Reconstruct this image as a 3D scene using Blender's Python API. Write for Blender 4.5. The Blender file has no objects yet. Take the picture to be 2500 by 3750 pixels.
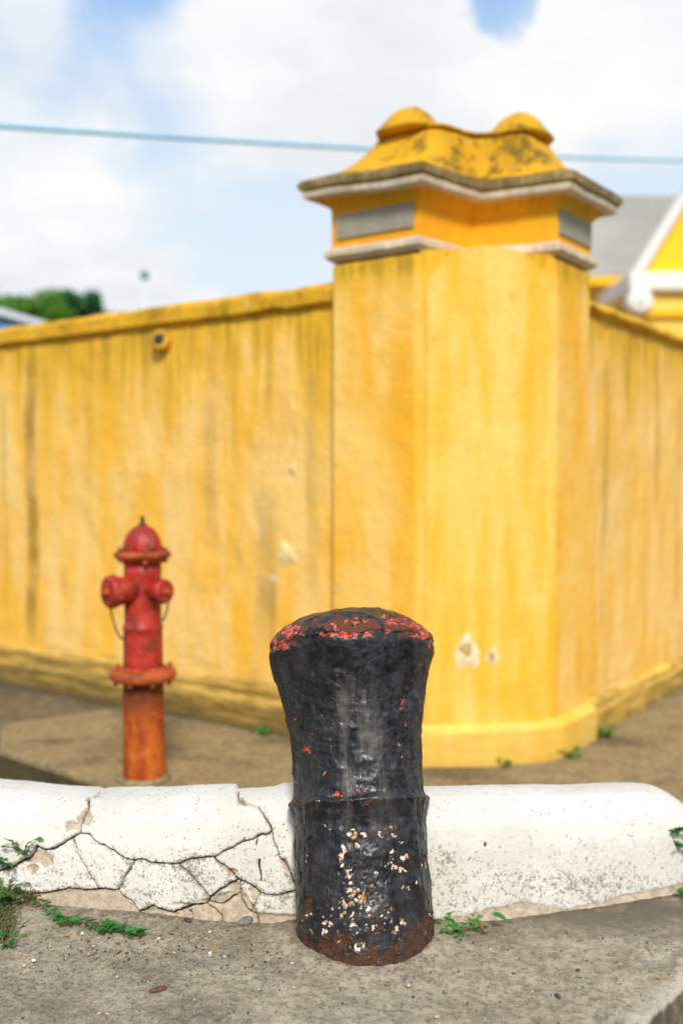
import bpy, math, random
import numpy as np
from mathutils import Vector, Matrix
random.seed(4)
SC = bpy.context.scene
COL = SC.collection

# ------------------------------------------------------------------ camera, sky, sun, exposure
CAM_Z = 1.30
PITCH = math.atan(125 / 3645.8)
FPX = 3645.8
cam_d = bpy.data.cameras.new('camera')
cam_d.lens = 35; cam_d.sensor_width = 36; cam_d.clip_end = 2000; cam_d.clip_start = 0.05
cam_d.dof.use_dof = True
cam_d.dof.focus_distance = 2.40
cam_d.dof.aperture_fstop = 1.3
cam = bpy.data.objects.new('camera', cam_d); COL.objects.link(cam)
cam.location = (0, 0, CAM_Z); cam.rotation_euler = (math.pi / 2 - PITCH, 0, 0)
SC.camera = cam

SUN_EL, SUN_AZ = math.radians(43), math.radians(174)      # azimuth from +Y clockwise: behind the camera
sun_d = bpy.data.lights.new('sun', 'SUN'); sun_d.energy = 2.3; sun_d.angle = math.radians(12); sun_d.color = (1, .95, .87)
sun = bpy.data.objects.new('sun', sun_d); COL.objects.link(sun)
sdir = Vector((math.sin(SUN_AZ) * math.cos(SUN_EL), math.cos(SUN_AZ) * math.cos(SUN_EL), math.sin(SUN_EL)))
sun.rotation_euler = sdir.to_track_quat('Z', 'Y').to_euler()

SC.view_settings.view_transform = 'Standard'; SC.view_settings.look = 'None'
SC.view_settings.gamma = 1; SC.view_settings.use_curve_mapping = False
SC.view_settings.exposure = 0.78
SC.render.engine = 'CYCLES'
SC.cycles.max_bounces = 6


# ------------------------------------------------------------------ node helper
class Nodes:
    def __init__(self, nt):
        self.nt = nt; nt.nodes.clear()

    def put(self, node, key, v):
        if v is None: return
        s = node.inputs[key]
        if isinstance(v, bpy.types.NodeSocket): self.nt.links.new(v, s)
        else:
            if isinstance(v, tuple) and len(v) == 3 and s.type == 'RGBA': v = (*v, 1)
            s.default_value = v

    def n(self, t, ins=None, **props):
        nd = self.nt.nodes.new(t)
        for k, v in props.items(): setattr(nd, k, v)
        for k, v in (ins or {}).items(): self.put(nd, k, v)
        return nd

    def m(self, op, a, b=None, c=None, clamp=False):
        return self.n('ShaderNodeMath', {0: a, 1: b, 2: c}, operation=op, use_clamp=clamp).outputs[0]

    def add(self, a, b): return self.m('ADD', a, b)
    def sub(self, a, b): return self.m('SUBTRACT', a, b)
    def mul(self, a, b): return self.m('MULTIPLY', a, b)

    def vm(self, op, a, b=None):
        nd = self.n('ShaderNodeVectorMath', {0: a, 1: b}, operation=op)
        return nd.outputs['Value'] if op in ('DOT_PRODUCT', 'LENGTH') else nd.outputs[0]

    def noise(self, vec, scale, detail=3, rough=.55, dist=0, col=False):
        nd = self.n('ShaderNodeTexNoise', {'Vector': vec, 'Scale': scale, 'Detail': detail, 'Roughness': rough, 'Distortion': dist})
        return nd.outputs['Color' if col else 'Fac']

    def vor(self, vec, scale, feature='F1', rnd=1.0):
        return self.n('ShaderNodeTexVoronoi', {'Vector': vec, 'Scale': scale, 'Randomness': rnd}, feature=feature).outputs['Distance']

    def step(self, x, lo, hi):
        return self.n('ShaderNodeMapRange', {'Value': x, 'From Min': lo, 'From Max': hi}, interpolation_type='SMOOTHSTEP').outputs[0]

    def mix(self, f, a, b, blend='MIX'):
        nd = self.n('ShaderNodeMix', None, data_type='RGBA', blend_type=blend)
        self.put(nd, 0, f)
        self.put(nd, 6, a); self.put(nd, 7, b)
        return nd.outputs[2]

    def sep(self, v):
        o = self.n('ShaderNodeSeparateXYZ', {0: v}).outputs
        return o[0], o[1], o[2]

    def comb(self, x, y, z): return self.n('ShaderNodeCombineXYZ', {0: x, 1: y, 2: z}).outputs[0]
    def obj(self): return self.n('ShaderNodeTexCoord').outputs['Object']
    def attr(self, name): return self.n('ShaderNodeAttribute', None, attribute_name=name).outputs['Fac']

    def bump(self, h, strength=.5, dist=.01, normal=None):
        return self.n('ShaderNodeBump', {'Height': h, 'Strength': strength, 'Distance': dist, 'Normal': normal}).outputs[0]


def material(name):
    mat = bpy.data.materials.new(name); mat.use_nodes = True
    return mat, Nodes(mat.node_tree)


def finish(k, color, rough=.8, normal=None, spec=.5, metal=0.0, trans=None):
    b = k.n('ShaderNodeBsdfPrincipled', {'Base Color': color, 'Roughness': rough, 'Metallic': metal, 'Specular IOR Level': spec})
    if normal is not None: k.put(b, 'Normal', normal)
    o = k.n('ShaderNodeOutputMaterial')
    k.nt.links.new(b.outputs[0], o.inputs[0])


# ------------------------------------------------------------------ world: Nishita sky with a broken cloud layer
world = bpy.data.worlds.new('World'); SC.world = world; world.use_nodes = True
k = Nodes(world.node_tree)
d = k.n('ShaderNodeTexCoord').outputs['Generated']
sky = k.n('ShaderNodeTexSky', None, sky_type='NISHITA', sun_disc=False, sun_elevation=SUN_EL, sun_rotation=SUN_AZ,
          air_density=1.0, dust_density=.6, ozone_density=1.5)
dx, dy, dz = k.sep(d)
# clouds live on a flat layer: direction divided by its height
hz = k.m('MAXIMUM', k.add(dz, .16), .05)
cv = k.comb(k.m('DIVIDE', dx, hz), k.m('DIVIDE', dy, hz), .0)
nz = k.noise(k.vm('ADD', cv, (3.1, 7.7, 0)), 1.15, 6, .55, .15)


wq_ = k.vm('SUBTRACT', k.noise(k.vm('ADD', d, (4, 1, 2)), 5.5, 6, .62, col=True), (.5, .5, .5))
sc_ = k.vm('SCALE', wq_); sc_.node.inputs['Scale'].default_value = .16
dw = k.vm('NORMALIZE', k.vm('ADD', d, sc_))


def cone(px, py, width, amt):
    v = Vector(((px - 1250) / FPX, 1, (1750 - py) / FPX)).normalized()
    dt = k.vm('DOT_PRODUCT', dw, tuple(v))
    c = math.cos(width)
    return k.mul(k.step(dt, c, 1.0), amt)


dens = nz
for px, py, w, a in [(1500, 200, .20, .26), (900, 260, .12, .12), (2250, 230, .17, .22), (120, 880, .17, .14), (560, 900, .12, .05),
                     (480, -60, .07, -.20), (1000, -40, .05, -.05), (200, 230, .08, -.02), (30, 120, .08, .06), (1850, -50, .058, -.6), (2350, 540, .11, -.14), (430, 500, .12, -.08), (900, 600, .13, -.10), (1150, 480, .1, -.08), (250, 620, .08, .10)]:
    dens = k.add(dens, cone(px, py, w, a))
cl = k.step(dens, .38, .66)
shade = k.noise(k.vm('ADD', cv, (1.3, 2.2, 5)), 1.7, 5, .6)
ccol = k.mix(k.step(shade, .36, .62), (.49, .505, .53), (.585, .585, .58))
base = k.vm('SCALE', sky.outputs[0]); base.node.inputs['Scale'].default_value = .06
haze = k.mix(k.step(dz, .22, .56), (.47, .54, .60), (.11, .27, .55))     # thin high veil over the blue
low = k.mix(.88, base, haze)
col = k.mix(cl, low, ccol)
bg = k.n('ShaderNodeBackground', {'Color': col, 'Strength': 1.0})
k.nt.links.new(bg.outputs[0], k.n('ShaderNodeOutputWorld').inputs[0])


# ------------------------------------------------------------------ numeric helpers
def unproject(px, py, z):
    """point of the horizontal plane z on the photograph's ray (used to read plan positions off the photo)"""
    a = (px - 1250) / FPX; b = (1875 - py) / FPX
    cp, sp = math.cos(PITCH), math.sin(PITCH)
    v = (a, cp + b * sp, -sp + b * cp)
    t = (z - CAM_Z) / v[2]
    return v[0] * t, v[1] * t


def at_depth(px, py, y):
    a = (px - 1250) / FPX; b = (1875 - py) / FPX
    cp, sp = math.cos(PITCH), math.sin(PITCH)
    t = y / (cp + b * sp)
    return a * t, y, CAM_Z + (-sp + b * cp) * t


def project(X, Y, Z):
    Z = Z - CAM_Z
    cp, sp = math.cos(PITCH), math.sin(PITCH)
    dep = Y * cp - Z * sp; up = Y * sp + Z * cp
    return 1250 + FPX * X / dep, 1875 - FPX * up / dep


_rs = np.random.RandomState(11)
_perm = np.concatenate([_rs.permutation(256)] * 3)
_grad = _rs.normal(size=(256, 3)); _grad /= np.linalg.norm(_grad, axis=1)[:, None]


def gnoise(p):
    i = np.floor(p).astype(np.int64); f = p - i; i &= 255
    w = f * f * f * (f * (f * 6 - 15) + 10)
    out = 0
    for a in (0, 1):
        for b in (0, 1):
            for c in (0, 1):
                g = _grad[_perm[_perm[_perm[i[:, 0] + a] + i[:, 1] + b] + i[:, 2] + c]]
                dd = (g * (f - np.array([a, b, c]))).sum(1)
                out = out + dd * (w[:, 0] if a else 1 - w[:, 0]) * (w[:, 1] if b else 1 - w[:, 1]) * (w[:, 2] if c else 1 - w[:, 2])
    return out


def fbm(p, octv=4, gain=.5):
    s = 0; a = 1
    for o in range(octv):
        s = s + a * gnoise(p * (2 ** o) + 17.3 * o); a *= gain
    return s * 1.5


def sm(x, lo, hi):
    t = np.clip((x - lo) / (hi - lo), 0, 1); return t * t * (3 - 2 * t)


# ------------------------------------------------------------------ object helpers
def tag(o, label=None, cat=None, group=None, kind=None):
    if label: o['label'] = label
    if cat: o['category'] = cat
    if group: o['group'] = group
    if kind: o['kind'] = kind
    return o


def empty(name, loc, rz=0, **t):
    o = bpy.data.objects.new(name, None); COL.objects.link(o)
    o.location = loc; o.rotation_euler = (0, 0, rz); o.empty_display_size = .1
    return tag(o, **t)


def link(name, me, mat, parent=None, smooth=False):
    o = bpy.data.objects.new(name, me); COL.objects.link(o)
    if mat and not me.materials: me.materials.append(mat)
    if smooth: me.shade_smooth()
    if parent: o.parent = parent
    return o


def mesh(name, vs, fs, mat, parent=None, smooth=False, bevel=0, seg=2):
    me = bpy.data.meshes.new(name); me.from_pydata([tuple(v) for v in vs], [], fs); me.update()
    o = link(name, me, mat, parent, smooth)
    if bevel:
        b = o.modifiers.new('bevel', 'BEVEL'); b.width = bevel; b.segments = seg; b.limit_method = 'ANGLE'; b.angle_limit = .6
        b.harden_normals = False
    return o


class MB:
    def __init__(self): self.v = []; self.f = []

    def raw(self, vs, fs):
        n = len(self.v); self.v += [tuple(p) for p in vs]; self.f += [[i + n for i in f] for f in fs]; return self

    def box(self, x0, y0, z0, x1, y1, z1):
        return self.raw([(x0, y0, z0), (x1, y0, z0), (x1, y1, z0), (x0, y1, z0), (x0, y0, z1), (x1, y0, z1), (x1, y1, z1), (x0, y1, z1)],
                        [(0, 3, 2, 1), (4, 5, 6, 7), (0, 1, 5, 4), (1, 2, 6, 5), (2, 3, 7, 6), (3, 0, 4, 7)])

    def lathe(self, prof, seg=32, M=None, caps=True):
        vs = []
        for r, z in prof:
            for j in range(seg):
                a = 2 * math.pi * j / seg; vs.append(Vector((r * math.cos(a), r * math.sin(a), z)))
        if M is not None: vs = [M @ v for v in vs]
        fs = [(i * seg + j, i * seg + (j + 1) % seg, (i + 1) * seg + (j + 1) % seg, (i + 1) * seg + j) for i in range(len(prof) - 1) for j in range(seg)]
        if caps: fs += [tuple(range(seg))[::-1], tuple((len(prof) - 1) * seg + j for j in range(seg))]
        return self.raw(vs, fs)

    def tube(self, pts, r, seg=8, closed=False):
        pts = [Vector(p) for p in pts]; vs = []; n = len(pts)
        for i, p in enumerate(pts):
            if closed: t = pts[(i + 1) % n] - pts[i - 1]
            else: t = pts[min(i + 1, n - 1)] - pts[max(i - 1, 0)]
            t.normalize(); a = t.orthogonal() if abs(t.z) > .95 else t.cross(Vector((0, 0, 1))); a.normalize(); b = t.cross(a)
            rr = r[i] if isinstance(r, (list, tuple)) else r
            for j in range(seg):
                q = 2 * math.pi * j / seg; vs.append(p + a * (rr * math.cos(q)) + b * (rr * math.sin(q)))
        fs = [(i * seg + j, i * seg + (j + 1) % seg, ((i + 1) % n) * seg + (j + 1) % seg, ((i + 1) % n) * seg + j) for i in range(n if closed else n - 1) for j in range(seg)]
        if not closed: fs += [tuple(range(seg))[::-1], tuple((n - 1) * seg + j for j in range(seg))]
        return self.raw(vs, fs)

    def build(self, name, mat, parent=None, smooth=False, bevel=0, seg=2):
        return mesh(name, self.v, self.f, mat, parent, smooth, bevel, seg)


def grid_mesh(P, name, mat, parent=None, attrs=None, facemask=None, closed_u=False):
    """P: (rows, cols, 3) array; facemask (rows-1, cols[-1]) bool; attrs dict of (rows, cols)"""
    R, C = P.shape[:2]
    idx = np.arange(R * C).reshape(R, C)
    if closed_u: nxt = np.roll(idx, -1, 1); a, b = idx, nxt
    else: a, b = idx[:, :-1], idx[:, 1:]
    F = np.stack([a[:-1], b[:-1], b[1:], a[1:]], -1).reshape(-1, 4)
    if facemask is not None: F = F[facemask.reshape(-1)]
    used = np.unique(F); remap = -np.ones(R * C, np.int64); remap[used] = np.arange(len(used)); F = remap[F]
    V = P.reshape(-1, 3)[used]
    me = bpy.data.meshes.new(name)
    me.vertices.add(len(V)); me.vertices.foreach_set('co', V.astype(np.float32).ravel())
    me.loops.add(F.size); me.loops.foreach_set('vertex_index', F.astype(np.int32).ravel())
    me.polygons.add(len(F)); me.polygons.foreach_set('loop_start', np.arange(0, F.size, 4, dtype=np.int32))
    me.update(calc_edges=True)
    for kk, arr in (attrs or {}).items():
        at = me.attributes.new(kk, 'FLOAT', 'POINT'); at.data.foreach_set('value', arr.reshape(-1)[used].astype(np.float32))
    return link(name, me, mat, parent, True)


# ------------------------------------------------------------------ materials
def mat_plaster(name, pale, deep, drip_top=None, drip_len=.5, dirt=.3, moss_base=0.0, axis='y', seed=0., stripes=()):
    mt, k = material(name)
    o = k.obj(); x, y, z = k.sep(o)
    s = {'y': y, 'x': x}.get(axis)
    if axis == 'xy': s = k.sub(x, y)
    sv = k.add(s, seed)
    c1 = k.comb(sv, 0., k.mul(z, .22))
    broad = k.noise(c1, 5.0, 5, .6)
    mott = k.noise(k.vm('ADD', o, (seed, 3, 1)), 3.2, 6, .62)
    col = k.mix(k.step(broad, .36, .66), pale, deep)
    col = k.mix(k.mul(k.step(mott, .5, .72), .55), col, deep)
    col = k.mix(k.mul(k.step(k.noise(k.vm('ADD', o, (9, seed, 4)), 1.3, 3), .5, .7), .35), col, tuple(min(.9, c * 1.12 + .02) for c in pale))
    if drip_top is not None:
        # paint and dirt runs hanging from the coping
        run = k.noise(k.comb(sv, 4., k.mul(z, .07)), 4.2, 5, .62)
        run2 = k.noise(k.comb(sv, 9., k.mul(z, .05)), 23.0, 3, .6)
        reach = k.add(k.mul(k.step(k.add(k.mul(run, .75), k.mul(run2, .25)), .36, .66), drip_len), .05)
        depth = k.sub(drip_top, z)
        f = k.step(k.m('DIVIDE', depth, reach), 1.5, .2)
        col = k.mix(k.mul(f, .85), col, (.73, .41, .010))
        f2 = k.mul(k.step(k.m('DIVIDE', depth, k.mul(reach, .6)), 1.2, .3), k.step(run2, .40, .62))
        col = k.mix(k.mul(f2, .50), col, (.25, .15, .015))
        # long faint grey streaks
        ls = k.step(k.noise(k.comb(sv, 2., k.mul(z, .16)), 11., 4, .7), .56, .72)
        col = k.mix(k.mul(ls, dirt), col, (.42, .27, .07))
    for s0, wd, zt_, zb_, amt, cc in stripes:
        g_ = k.step(k.m('ABSOLUTE', k.add(k.sub(s, s0), k.mul(k.sub(k.noise(k.comb(0., 3., z), 2.5, 3), .5), wd * 1.2))), wd, wd * .25)
        vz = k.mul(k.step(z, zt_, zt_ - .18), k.step(z, zb_ - .05, zb_ + .35))
        tex = k.add(.55, k.mul(k.step(mott, .38, .6), .45))
        col = k.mix(k.mul(k.mul(g_, vz), k.mul(tex, amt)), col, cc)
    if moss_base:
        ml = k.noise(k.comb(k.mul(sv, .8), 0., k.mul(z, 7.)), 3.2, 6, .68)
        hgt = k.step(z, .34, .05)
        f = k.mul(k.step(k.add(ml, k.mul(hgt, .16)), .46, .72), k.step(z, .50, .12))
        col = k.mix(k.mul(f, moss_base), col, (.20, .13, .030))
        col = k.mix(k.mul(k.step(k.add(z, k.mul(ml, .10)), .12, .03), min(1, moss_base)), col, (.10, .07, .03))
    rep_ = k.vor(k.vm('ADD', k.vm('ADD', o, (seed, 1, 2)), k.vm('SCALE', k.noise(o, 3., 3, .6, col=True))), 1.5, 'F1')
    col = k.mix(k.mul(k.step(rep_, .36, .30), .30), col, tuple(q * .93 for q in deep))
    hair = k.m('ABSOLUTE', k.sub(k.noise(k.vm('ADD', o, (2, seed, 8)), 2.1, 6, .62), .5))
    col = k.mix(k.mul(k.mul(k.step(hair, .0035, .0008), k.step(k.noise(o, 1.1, 2), .52, .6)), .5), col, (.30, .19, .05))
    chip = k.step(k.noise(k.vm('ADD', o, (5, 5, seed)), 6.5, 4, .6), .715, .74)
    col = k.mix(chip, col, (.62, .5, .33))
    h = k.add(k.mul(mott, .9), k.add(k.mul(k.noise(o, 9, 4), .5), k.mul(k.noise(o, 40, 4), .25)))
    finish(k, col, .82, k.bump(h, .6, .022), .3)
    return mt


WN = (.606, 4.85)                     # inner corner of the pier's notch
RZ = math.atan2(.817, .577)
U = Vector((math.cos(RZ), math.sin(RZ), 0)); Vv = Vector((-math.sin(RZ), math.cos(RZ), 0))


def loc2w(x, y, z=0): return Vector((WN[0], WN[1], z)) + U * x + Vv * y


def run_s(px_, origin, dirv):
    lo, hi = 0., 10.; o_ = loc2w(*origin)
    left = dirv is Vv
    for _ in range(40):
        md = (lo + hi) / 2; q = o_ + dirv * md; c = project(q.x, q.y, 1.)[0]
        if (c > px_) == left: lo = md
        else: hi = md
    return lo


LS = lambda px_: run_s(px_, (-.385, .456), Vv)
RS = lambda px_: run_s(px_, (.398, -.438), U)
OLV, GRY = (.30, .17, .02), (.36, .25, .08)
st_left = [(LS(118), .085, 2.1, .2, .85, (.34, .18, .02)), (LS(20), .05, 1.9, .4, .35, OLV), (LS(775), .07, 2.15, .9, .38, GRY), (LS(985), .045, 2.15, 1.5, .7, (.50, .27, .01)), (LS(968), .095, 1.3, .3, .6, GRY), (LS(1000), .03, .9, .2, .5, GRY),
           (LS(1140), .06, 1.9, .6, .3, GRY), (LS(620), .05, 2.0, 1.45, .6, (.60, .33, .01)), (LS(860), .03, 2.1, 1.2, .3, OLV), (LS(330), .03, 1.9, .8, .25, GRY)]
st_right = [(RS(2215), .05, 2.0, .9, .6, GRY), (RS(2205), .035, 1.5, .3, .4, GRY), (RS(2290), .04, 2.1, 1.5, .6, OLV), (RS(2400), .05, 2.1, 1.0, .5, OLV), (RS(2480), .06, 2.1, .4, .4, GRY)]
PALE, DEEP = (.87, .49, .105), (.86, .40, .03)
m_wall_left = mat_plaster('yellow_plaster_runs', (.86, .56, .185), (.85, .45, .040), 2.15, .80, .35, .6, 'y', stripes=st_left)
m_wall_right = mat_plaster('yellow_plaster_runs_b', (.86, .55, .18), (.85, .45, .045), 2.14, .55, .4, .35, 'x', 4.4, stripes=st_right)
m_shaft = mat_plaster('yellow_plaster_pier', (.88, .55, .135), (.87, .425, .022), 2.29, .13, .05, .12, 'xy', 2.2)
m_panel = mat_plaster('yellow_plaster_panel', (.88, .555, .135), (.87, .435, .025), None, .1, .1, 0, 'xy', 7.2)
m_frieze = mat_plaster('orange_plaster', (.88, .40, .010), (.82, .35, .008), 2.62, .14, .15, 0, 'xy', 1.2)
m_coping = None


def mat_mossy(name, base, base2, moss, amt, seed=0.):
    mt, k = material(name); o = k.vm('ADD', k.obj(), (seed, seed, seed))
    a = k.noise(o, 4.5, 6, .65); b = k.noise(o, 19, 5, .7)
    col = k.mix(k.step(a, .35, .65), base, base2)
    col = k.mix(k.mul(k.step(k.add(k.mul(a, .5), k.mul(b, .5)), .49, .6), amt), col, moss)
    col = k.mix(k.mul(k.step(k.noise(k.vm('ADD', o, (7, 1, 3)), 8, 5, .6), .62, .7), .6), col, (.78, .55, .2))
    finish(k, col, .85, k.bump(k.add(a, k.mul(b, .5)), .6, .015), .3)
    return mt


m_coping = mat_mossy('coping_yellow', (.72, .39, .018), (.58, .30, .012), (.27, .16, .012), .75)
m_roof_y = mat_mossy('pier_roof_yellow', (.66, .34, .006), (.50, .255, .006), (.15, .095, .010), .9, 3)
m_plinth = mat_plaster('yellow_plaster_plinth', (.88, .56, .12), (.87, .49, .05), None, .1, .1, .22, 'xy', 3.1)
m_plinth_l = mat_plaster('yellow_plaster_plinth_stained', (.68, .43, .10), (.54, .32, .05), None, .1, .1, 1.1, 'y', 3.1)
m_plinth_r = mat_plaster('yellow_plaster_plinth_b', (.87, .55, .12), (.84, .48, .05), None, .1, .1, .75, 'x', 6.1)


def mat_trim(name, base, dark, amt, vert=True):
    mt, k = material(name); o = k.obj(); x, y, z = k.sep(o)
    st = k.noise(k.comb(x, y, k.mul(z, .15)), 34, 4, .7)
    a = k.noise(o, 5, 4)
    col = k.mix(k.mul(k.step(k.add(k.mul(st, .6), k.mul(a, .4)), .5 - .3 * amt, .62), amt), base, dark)
    finish(k, col, .8, k.bump(k.add(st, a), .5, .01), .3)
    return mt


m_white_trim = mat_trim('white_trim_plaster', (.74, .62, .47), (.36, .26, .13), .55)
m_dirty_trim = mat_trim('weathered_trim', (.62, .46, .20), (.17, .125, .045), .9)
m_plaque = mat_trim('grey_slate', (.36, .33, .245), (.25, .225, .165), .7)


def flat(name, c, rough=.7, spec=.4, var=.15, sc=6):
    mt, k = material(name); o = k.obj()
    nz = k.noise(o, sc, 5, .6)
    lo = tuple(max(0, q * (1 - var)) for q in c); hi = tuple(min(.9, q * (1 + var)) for q in c)
    finish(k, k.mix(k.step(nz, .3, .7), lo, hi), rough, k.bump(nz, .25, .01), spec)
    return mt


def mat_concrete(name, c1, c2, dark, fine=90, seed=0., stain=.5, bumps=.5, scuffs=False):
    mt, k = material(name); o = k.vm('ADD', k.obj(), (seed, 0, 0))
    big = k.noise(o, 1.7, 5, .6); mid = k.noise(o, 9, 5, .65); fi = k.noise(o, fine, 4, .75); gr = k.noise(k.vm('ADD', o, (4, 4, 4)), fine * 2.6, 3, .8)
    col = k.mix(k.step(mid, .32, .68), c1, c2)
    col = k.mix(k.mul(k.step(big, .48, .66), stain), col, dark)
    col = k.mix(k.mul(k.step(fi, .50, .62), .6), col, tuple(q * .42 for q in dark))
    g3 = k.noise(k.vm('ADD', o, (6, 2, 4)), fine * .45, 4, .7)
    col = k.mix(k.mul(k.step(g3, .50, .60), .4), col, dark)
    col = k.mix(k.mul(k.step(g3, .48, .38), .35), col, tuple(min(.8, q * 1.3) for q in c1))
    col = k.mix(k.mul(k.step(gr, .56, .66), .5), col, tuple(min(.8, q * 1.5) for q in c1))
    if scuffs:
        x_, y_, z_ = k.sep(o)
        near_k = k.mul(k.step(y_, 2.40, 2.62), k.step(x_, .25, .5))
        col = k.mix(k.mul(k.mul(near_k, k.step(k.add(mid, k.mul(big, .4)), .46, .72)), .9), col, tuple(q * .8 for q in dark))
        for x0, y0, x1, y1, w_ in [(.68, 2.30, .98, 2.52, .022), (.60, 2.06, .90, 2.40, .030), (.46, 2.42, .47, 2.50, .004), (.39, 2.33, .40, 2.38, .008)]:
            L_ = math.hypot(x1 - x0, y1 - y0); ux, uy = (x1 - x0) / L_, (y1 - y0) / L_
            al_ = k.add(k.mul(k.sub(x_, x0), ux), k.mul(k.sub(y_, y0), uy)); ac = k.m('ABSOLUTE', k.add(k.sub(k.mul(k.sub(x_, x0), uy), k.mul(k.sub(y_, y0), ux)), k.mul(k.sub(mid, .5), w_ * 1.6)))
            g_ = k.mul(k.step(ac, w_, w_ * .1), k.mul(k.step(al_, 0., L_ * .2), k.step(al_, L_, L_ * .8)))
            col = k.mix(k.mul(k.mul(g_, k.step(gr, .44, .60)), .55), col, (.60, .53, .41))
    if scuffs:
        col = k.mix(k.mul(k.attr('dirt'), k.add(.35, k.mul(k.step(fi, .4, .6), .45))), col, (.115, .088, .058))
        col = k.mix(k.mul(k.attr('worn'), .6), col, (.50, .43, .32))
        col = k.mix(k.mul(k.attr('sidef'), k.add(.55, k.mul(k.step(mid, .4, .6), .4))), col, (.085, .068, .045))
    sp = k.vor(o, 130); pick = k.noise(o, 37, 2)
    col = k.mix(k.mul(k.step(sp, .30, .2), k.step(pick, .56, .6)), col, (.045, .04, .035))
    h = k.add(k.mul(fi, .6), k.add(k.mul(gr, .3), k.mul(mid, .5)))
    finish(k, col, .9, k.bump(h, bumps, .004), .25)
    return mt


m_slab = mat_concrete('grey_concrete_slab', (.40, .33, .225), (.29, .235, .155), (.165, .13, .085), 85, 0., .9, .9, True)
m_walk = mat_concrete('brown_concrete_walk', (.34, .255, .125), (.25, .18, .085), (.11, .078, .036), 70, 5., .85, .3)
m_walk_b = mat_concrete('brown_concrete_walk_worn', (.19, .145, .08), (.14, .105, .055), (.09, .068, .036), 30, 9., .75, .4)
m_road = mat_concrete('asphalt', (.10, .085, .06), (.07, .06, .045), (.05, .04, .03), 40, 2., .5, .4)
m_soil = flat('dark_soil', (.05, .036, .022), .95, .2, .5, 60)

# black cannon paint with older coats showing
mt, k = material('cannon_paint'); m_cannon = mt
o = k.obj()
fine = k.noise(o, 150, 4, .7); f2 = k.noise(o, 55, 5, .65); lum = k.noise(o, 22, 5, .6)
black = k.mix(k.step(lum, .38, .66), (.003, .0033, .005), (.017, .0175, .021))
black = k.mix(k.mul(k.step(k.noise(k.vm('ADD', o, (1, 2, 3)), 70, 4, .7), .55, .68), .45), black, (.062, .062, .066))
ax, ay, az = k.sep(o)
dust_sheen = k.noise(k.comb(ax, ay, k.mul(az, .25)), 26, 5, .65)
rustc = k.mix(k.step(f2, .38, .62), (.026, .010, .004), (.085, .028, .007))
rustc = k.mix(k.mul(k.step(fine, .56, .66), .6), rustc, (.30, .11, .025))
rustc = k.mix(k.mul(k.step(k.noise(o, 31, 4, .7), .54, .66), .7), rustc, (.022, .012, .008))
cr2 = k.noise(k.comb(k.mul(ax, 1.), k.mul(ay, 1.), k.mul(az, .6)), 48, 3, .6)
black = k.mix(k.mul(k.step(cr2, .47, .38), .75), black, (.0012, .0012, .0015))
rustc = k.mix(k.mul(k.step(az, .55, .68), .6), rustc, (.17, .042, .014))
black = k.mix(k.mul(k.step(dust_sheen, .40, .64), k.add(.12, k.mul(k.attr('sheen_dusty'), .75))), black, (.125, .112, .096))  # thin dust all over, plus the painted pale sheen band
jit = k.add(k.mul(k.sub(fine, .5), .9), k.mul(k.sub(f2, .5), 1.1))
rust = k.step(k.add(k.attr('rust'), jit), .46, .54)
red = k.step(k.add(k.attr('red'), jit), .47, .53)
white = k.step(k.add(k.attr('white'), jit), .47, .54)
redc = k.mix(k.step(f2, .42, .58), (.50, .030, .014), (.64, .17, .09))
whc = k.mix(k.step(k.noise(o, 90, 3), .46, .60), (.74, .66, .55), (.50, .24, .07))
halo = k.mul(k.step(k.add(k.attr('white'), k.mul(jit, 1.2)), .22, .45), .8)
col = k.mix(halo, black, (.10, .05, .02))
col = k.mix(rust, col, rustc); col = k.mix(red, col, redc); col = k.mix(white, col, whc)
col = k.mix(k.mul(k.attr('crack'), .8), col, (.006, .005, .004))
anyl = k.m('MAXIMUM', rust, k.m('MAXIMUM', red, white))
rough = k.add(k.mul(anyl, .45), k.add(.30, k.mul(k.step(f2, .4, .7), .20)))
h = k.add(k.mul(k.noise(o, 34, 2, .4), .9), k.add(k.mul(fine, .16), k.add(k.mul(k.mul(anyl, fine), 1.2), k.mul(anyl, -.6))))
finish(k, col, rough, k.bump(h, .7, .005), .5)

# white painted kerb
mt, k = material('white_kerb_paint'); m_kerb = mt
o = k.obj(); fine = k.noise(o, 150, 4, .7); mid = k.noise(o, 52, 5, .7); big = k.noise(o, 5, 4)
paint = k.mix(k.step(big, .35, .65), (.655, .625, .555), (.58, .545, .465))
jit = k.add(k.mul(k.sub(fine, .5), .5), k.mul(k.sub(mid, .5), .8))
pits = k.step(k.add(k.mul(fine, .62), k.add(k.mul(mid, .38), k.mul(k.attr('wear'), .075))), .548, .605)
paint = k.mix(k.mul(pits, .85), paint, (.22, .18, .115))
spots = k.mul(k.step(k.vor(o, 85), .26, .16), k.step(k.noise(k.vm('ADD', o, (2, 2, 2)), 22, 3), .56, .62))
paint = k.mix(k.mul(spots, .8), paint, (.13, .11, .07))
bare = k.mix(k.step(mid, .35, .65), (.54, .44, .325), (.38, .30, .215))
bare = k.mix(k.mul(k.step(fine, .56, .66), .6), bare, (.22, .165, .11))
col = k.mix(k.step(k.add(k.attr('bare'), jit), .44, .56), paint, bare)
col = k.mix(k.mul(k.step(k.attr('grime'), .25, .8), .92), col, (.035, .024, .014))
finish(k, col, .8, k.bump(k.add(k.mul(fine, .5), k.add(k.mul(mid, .6), k.mul(pits, -.6))), .42, .003), .3)

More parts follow.
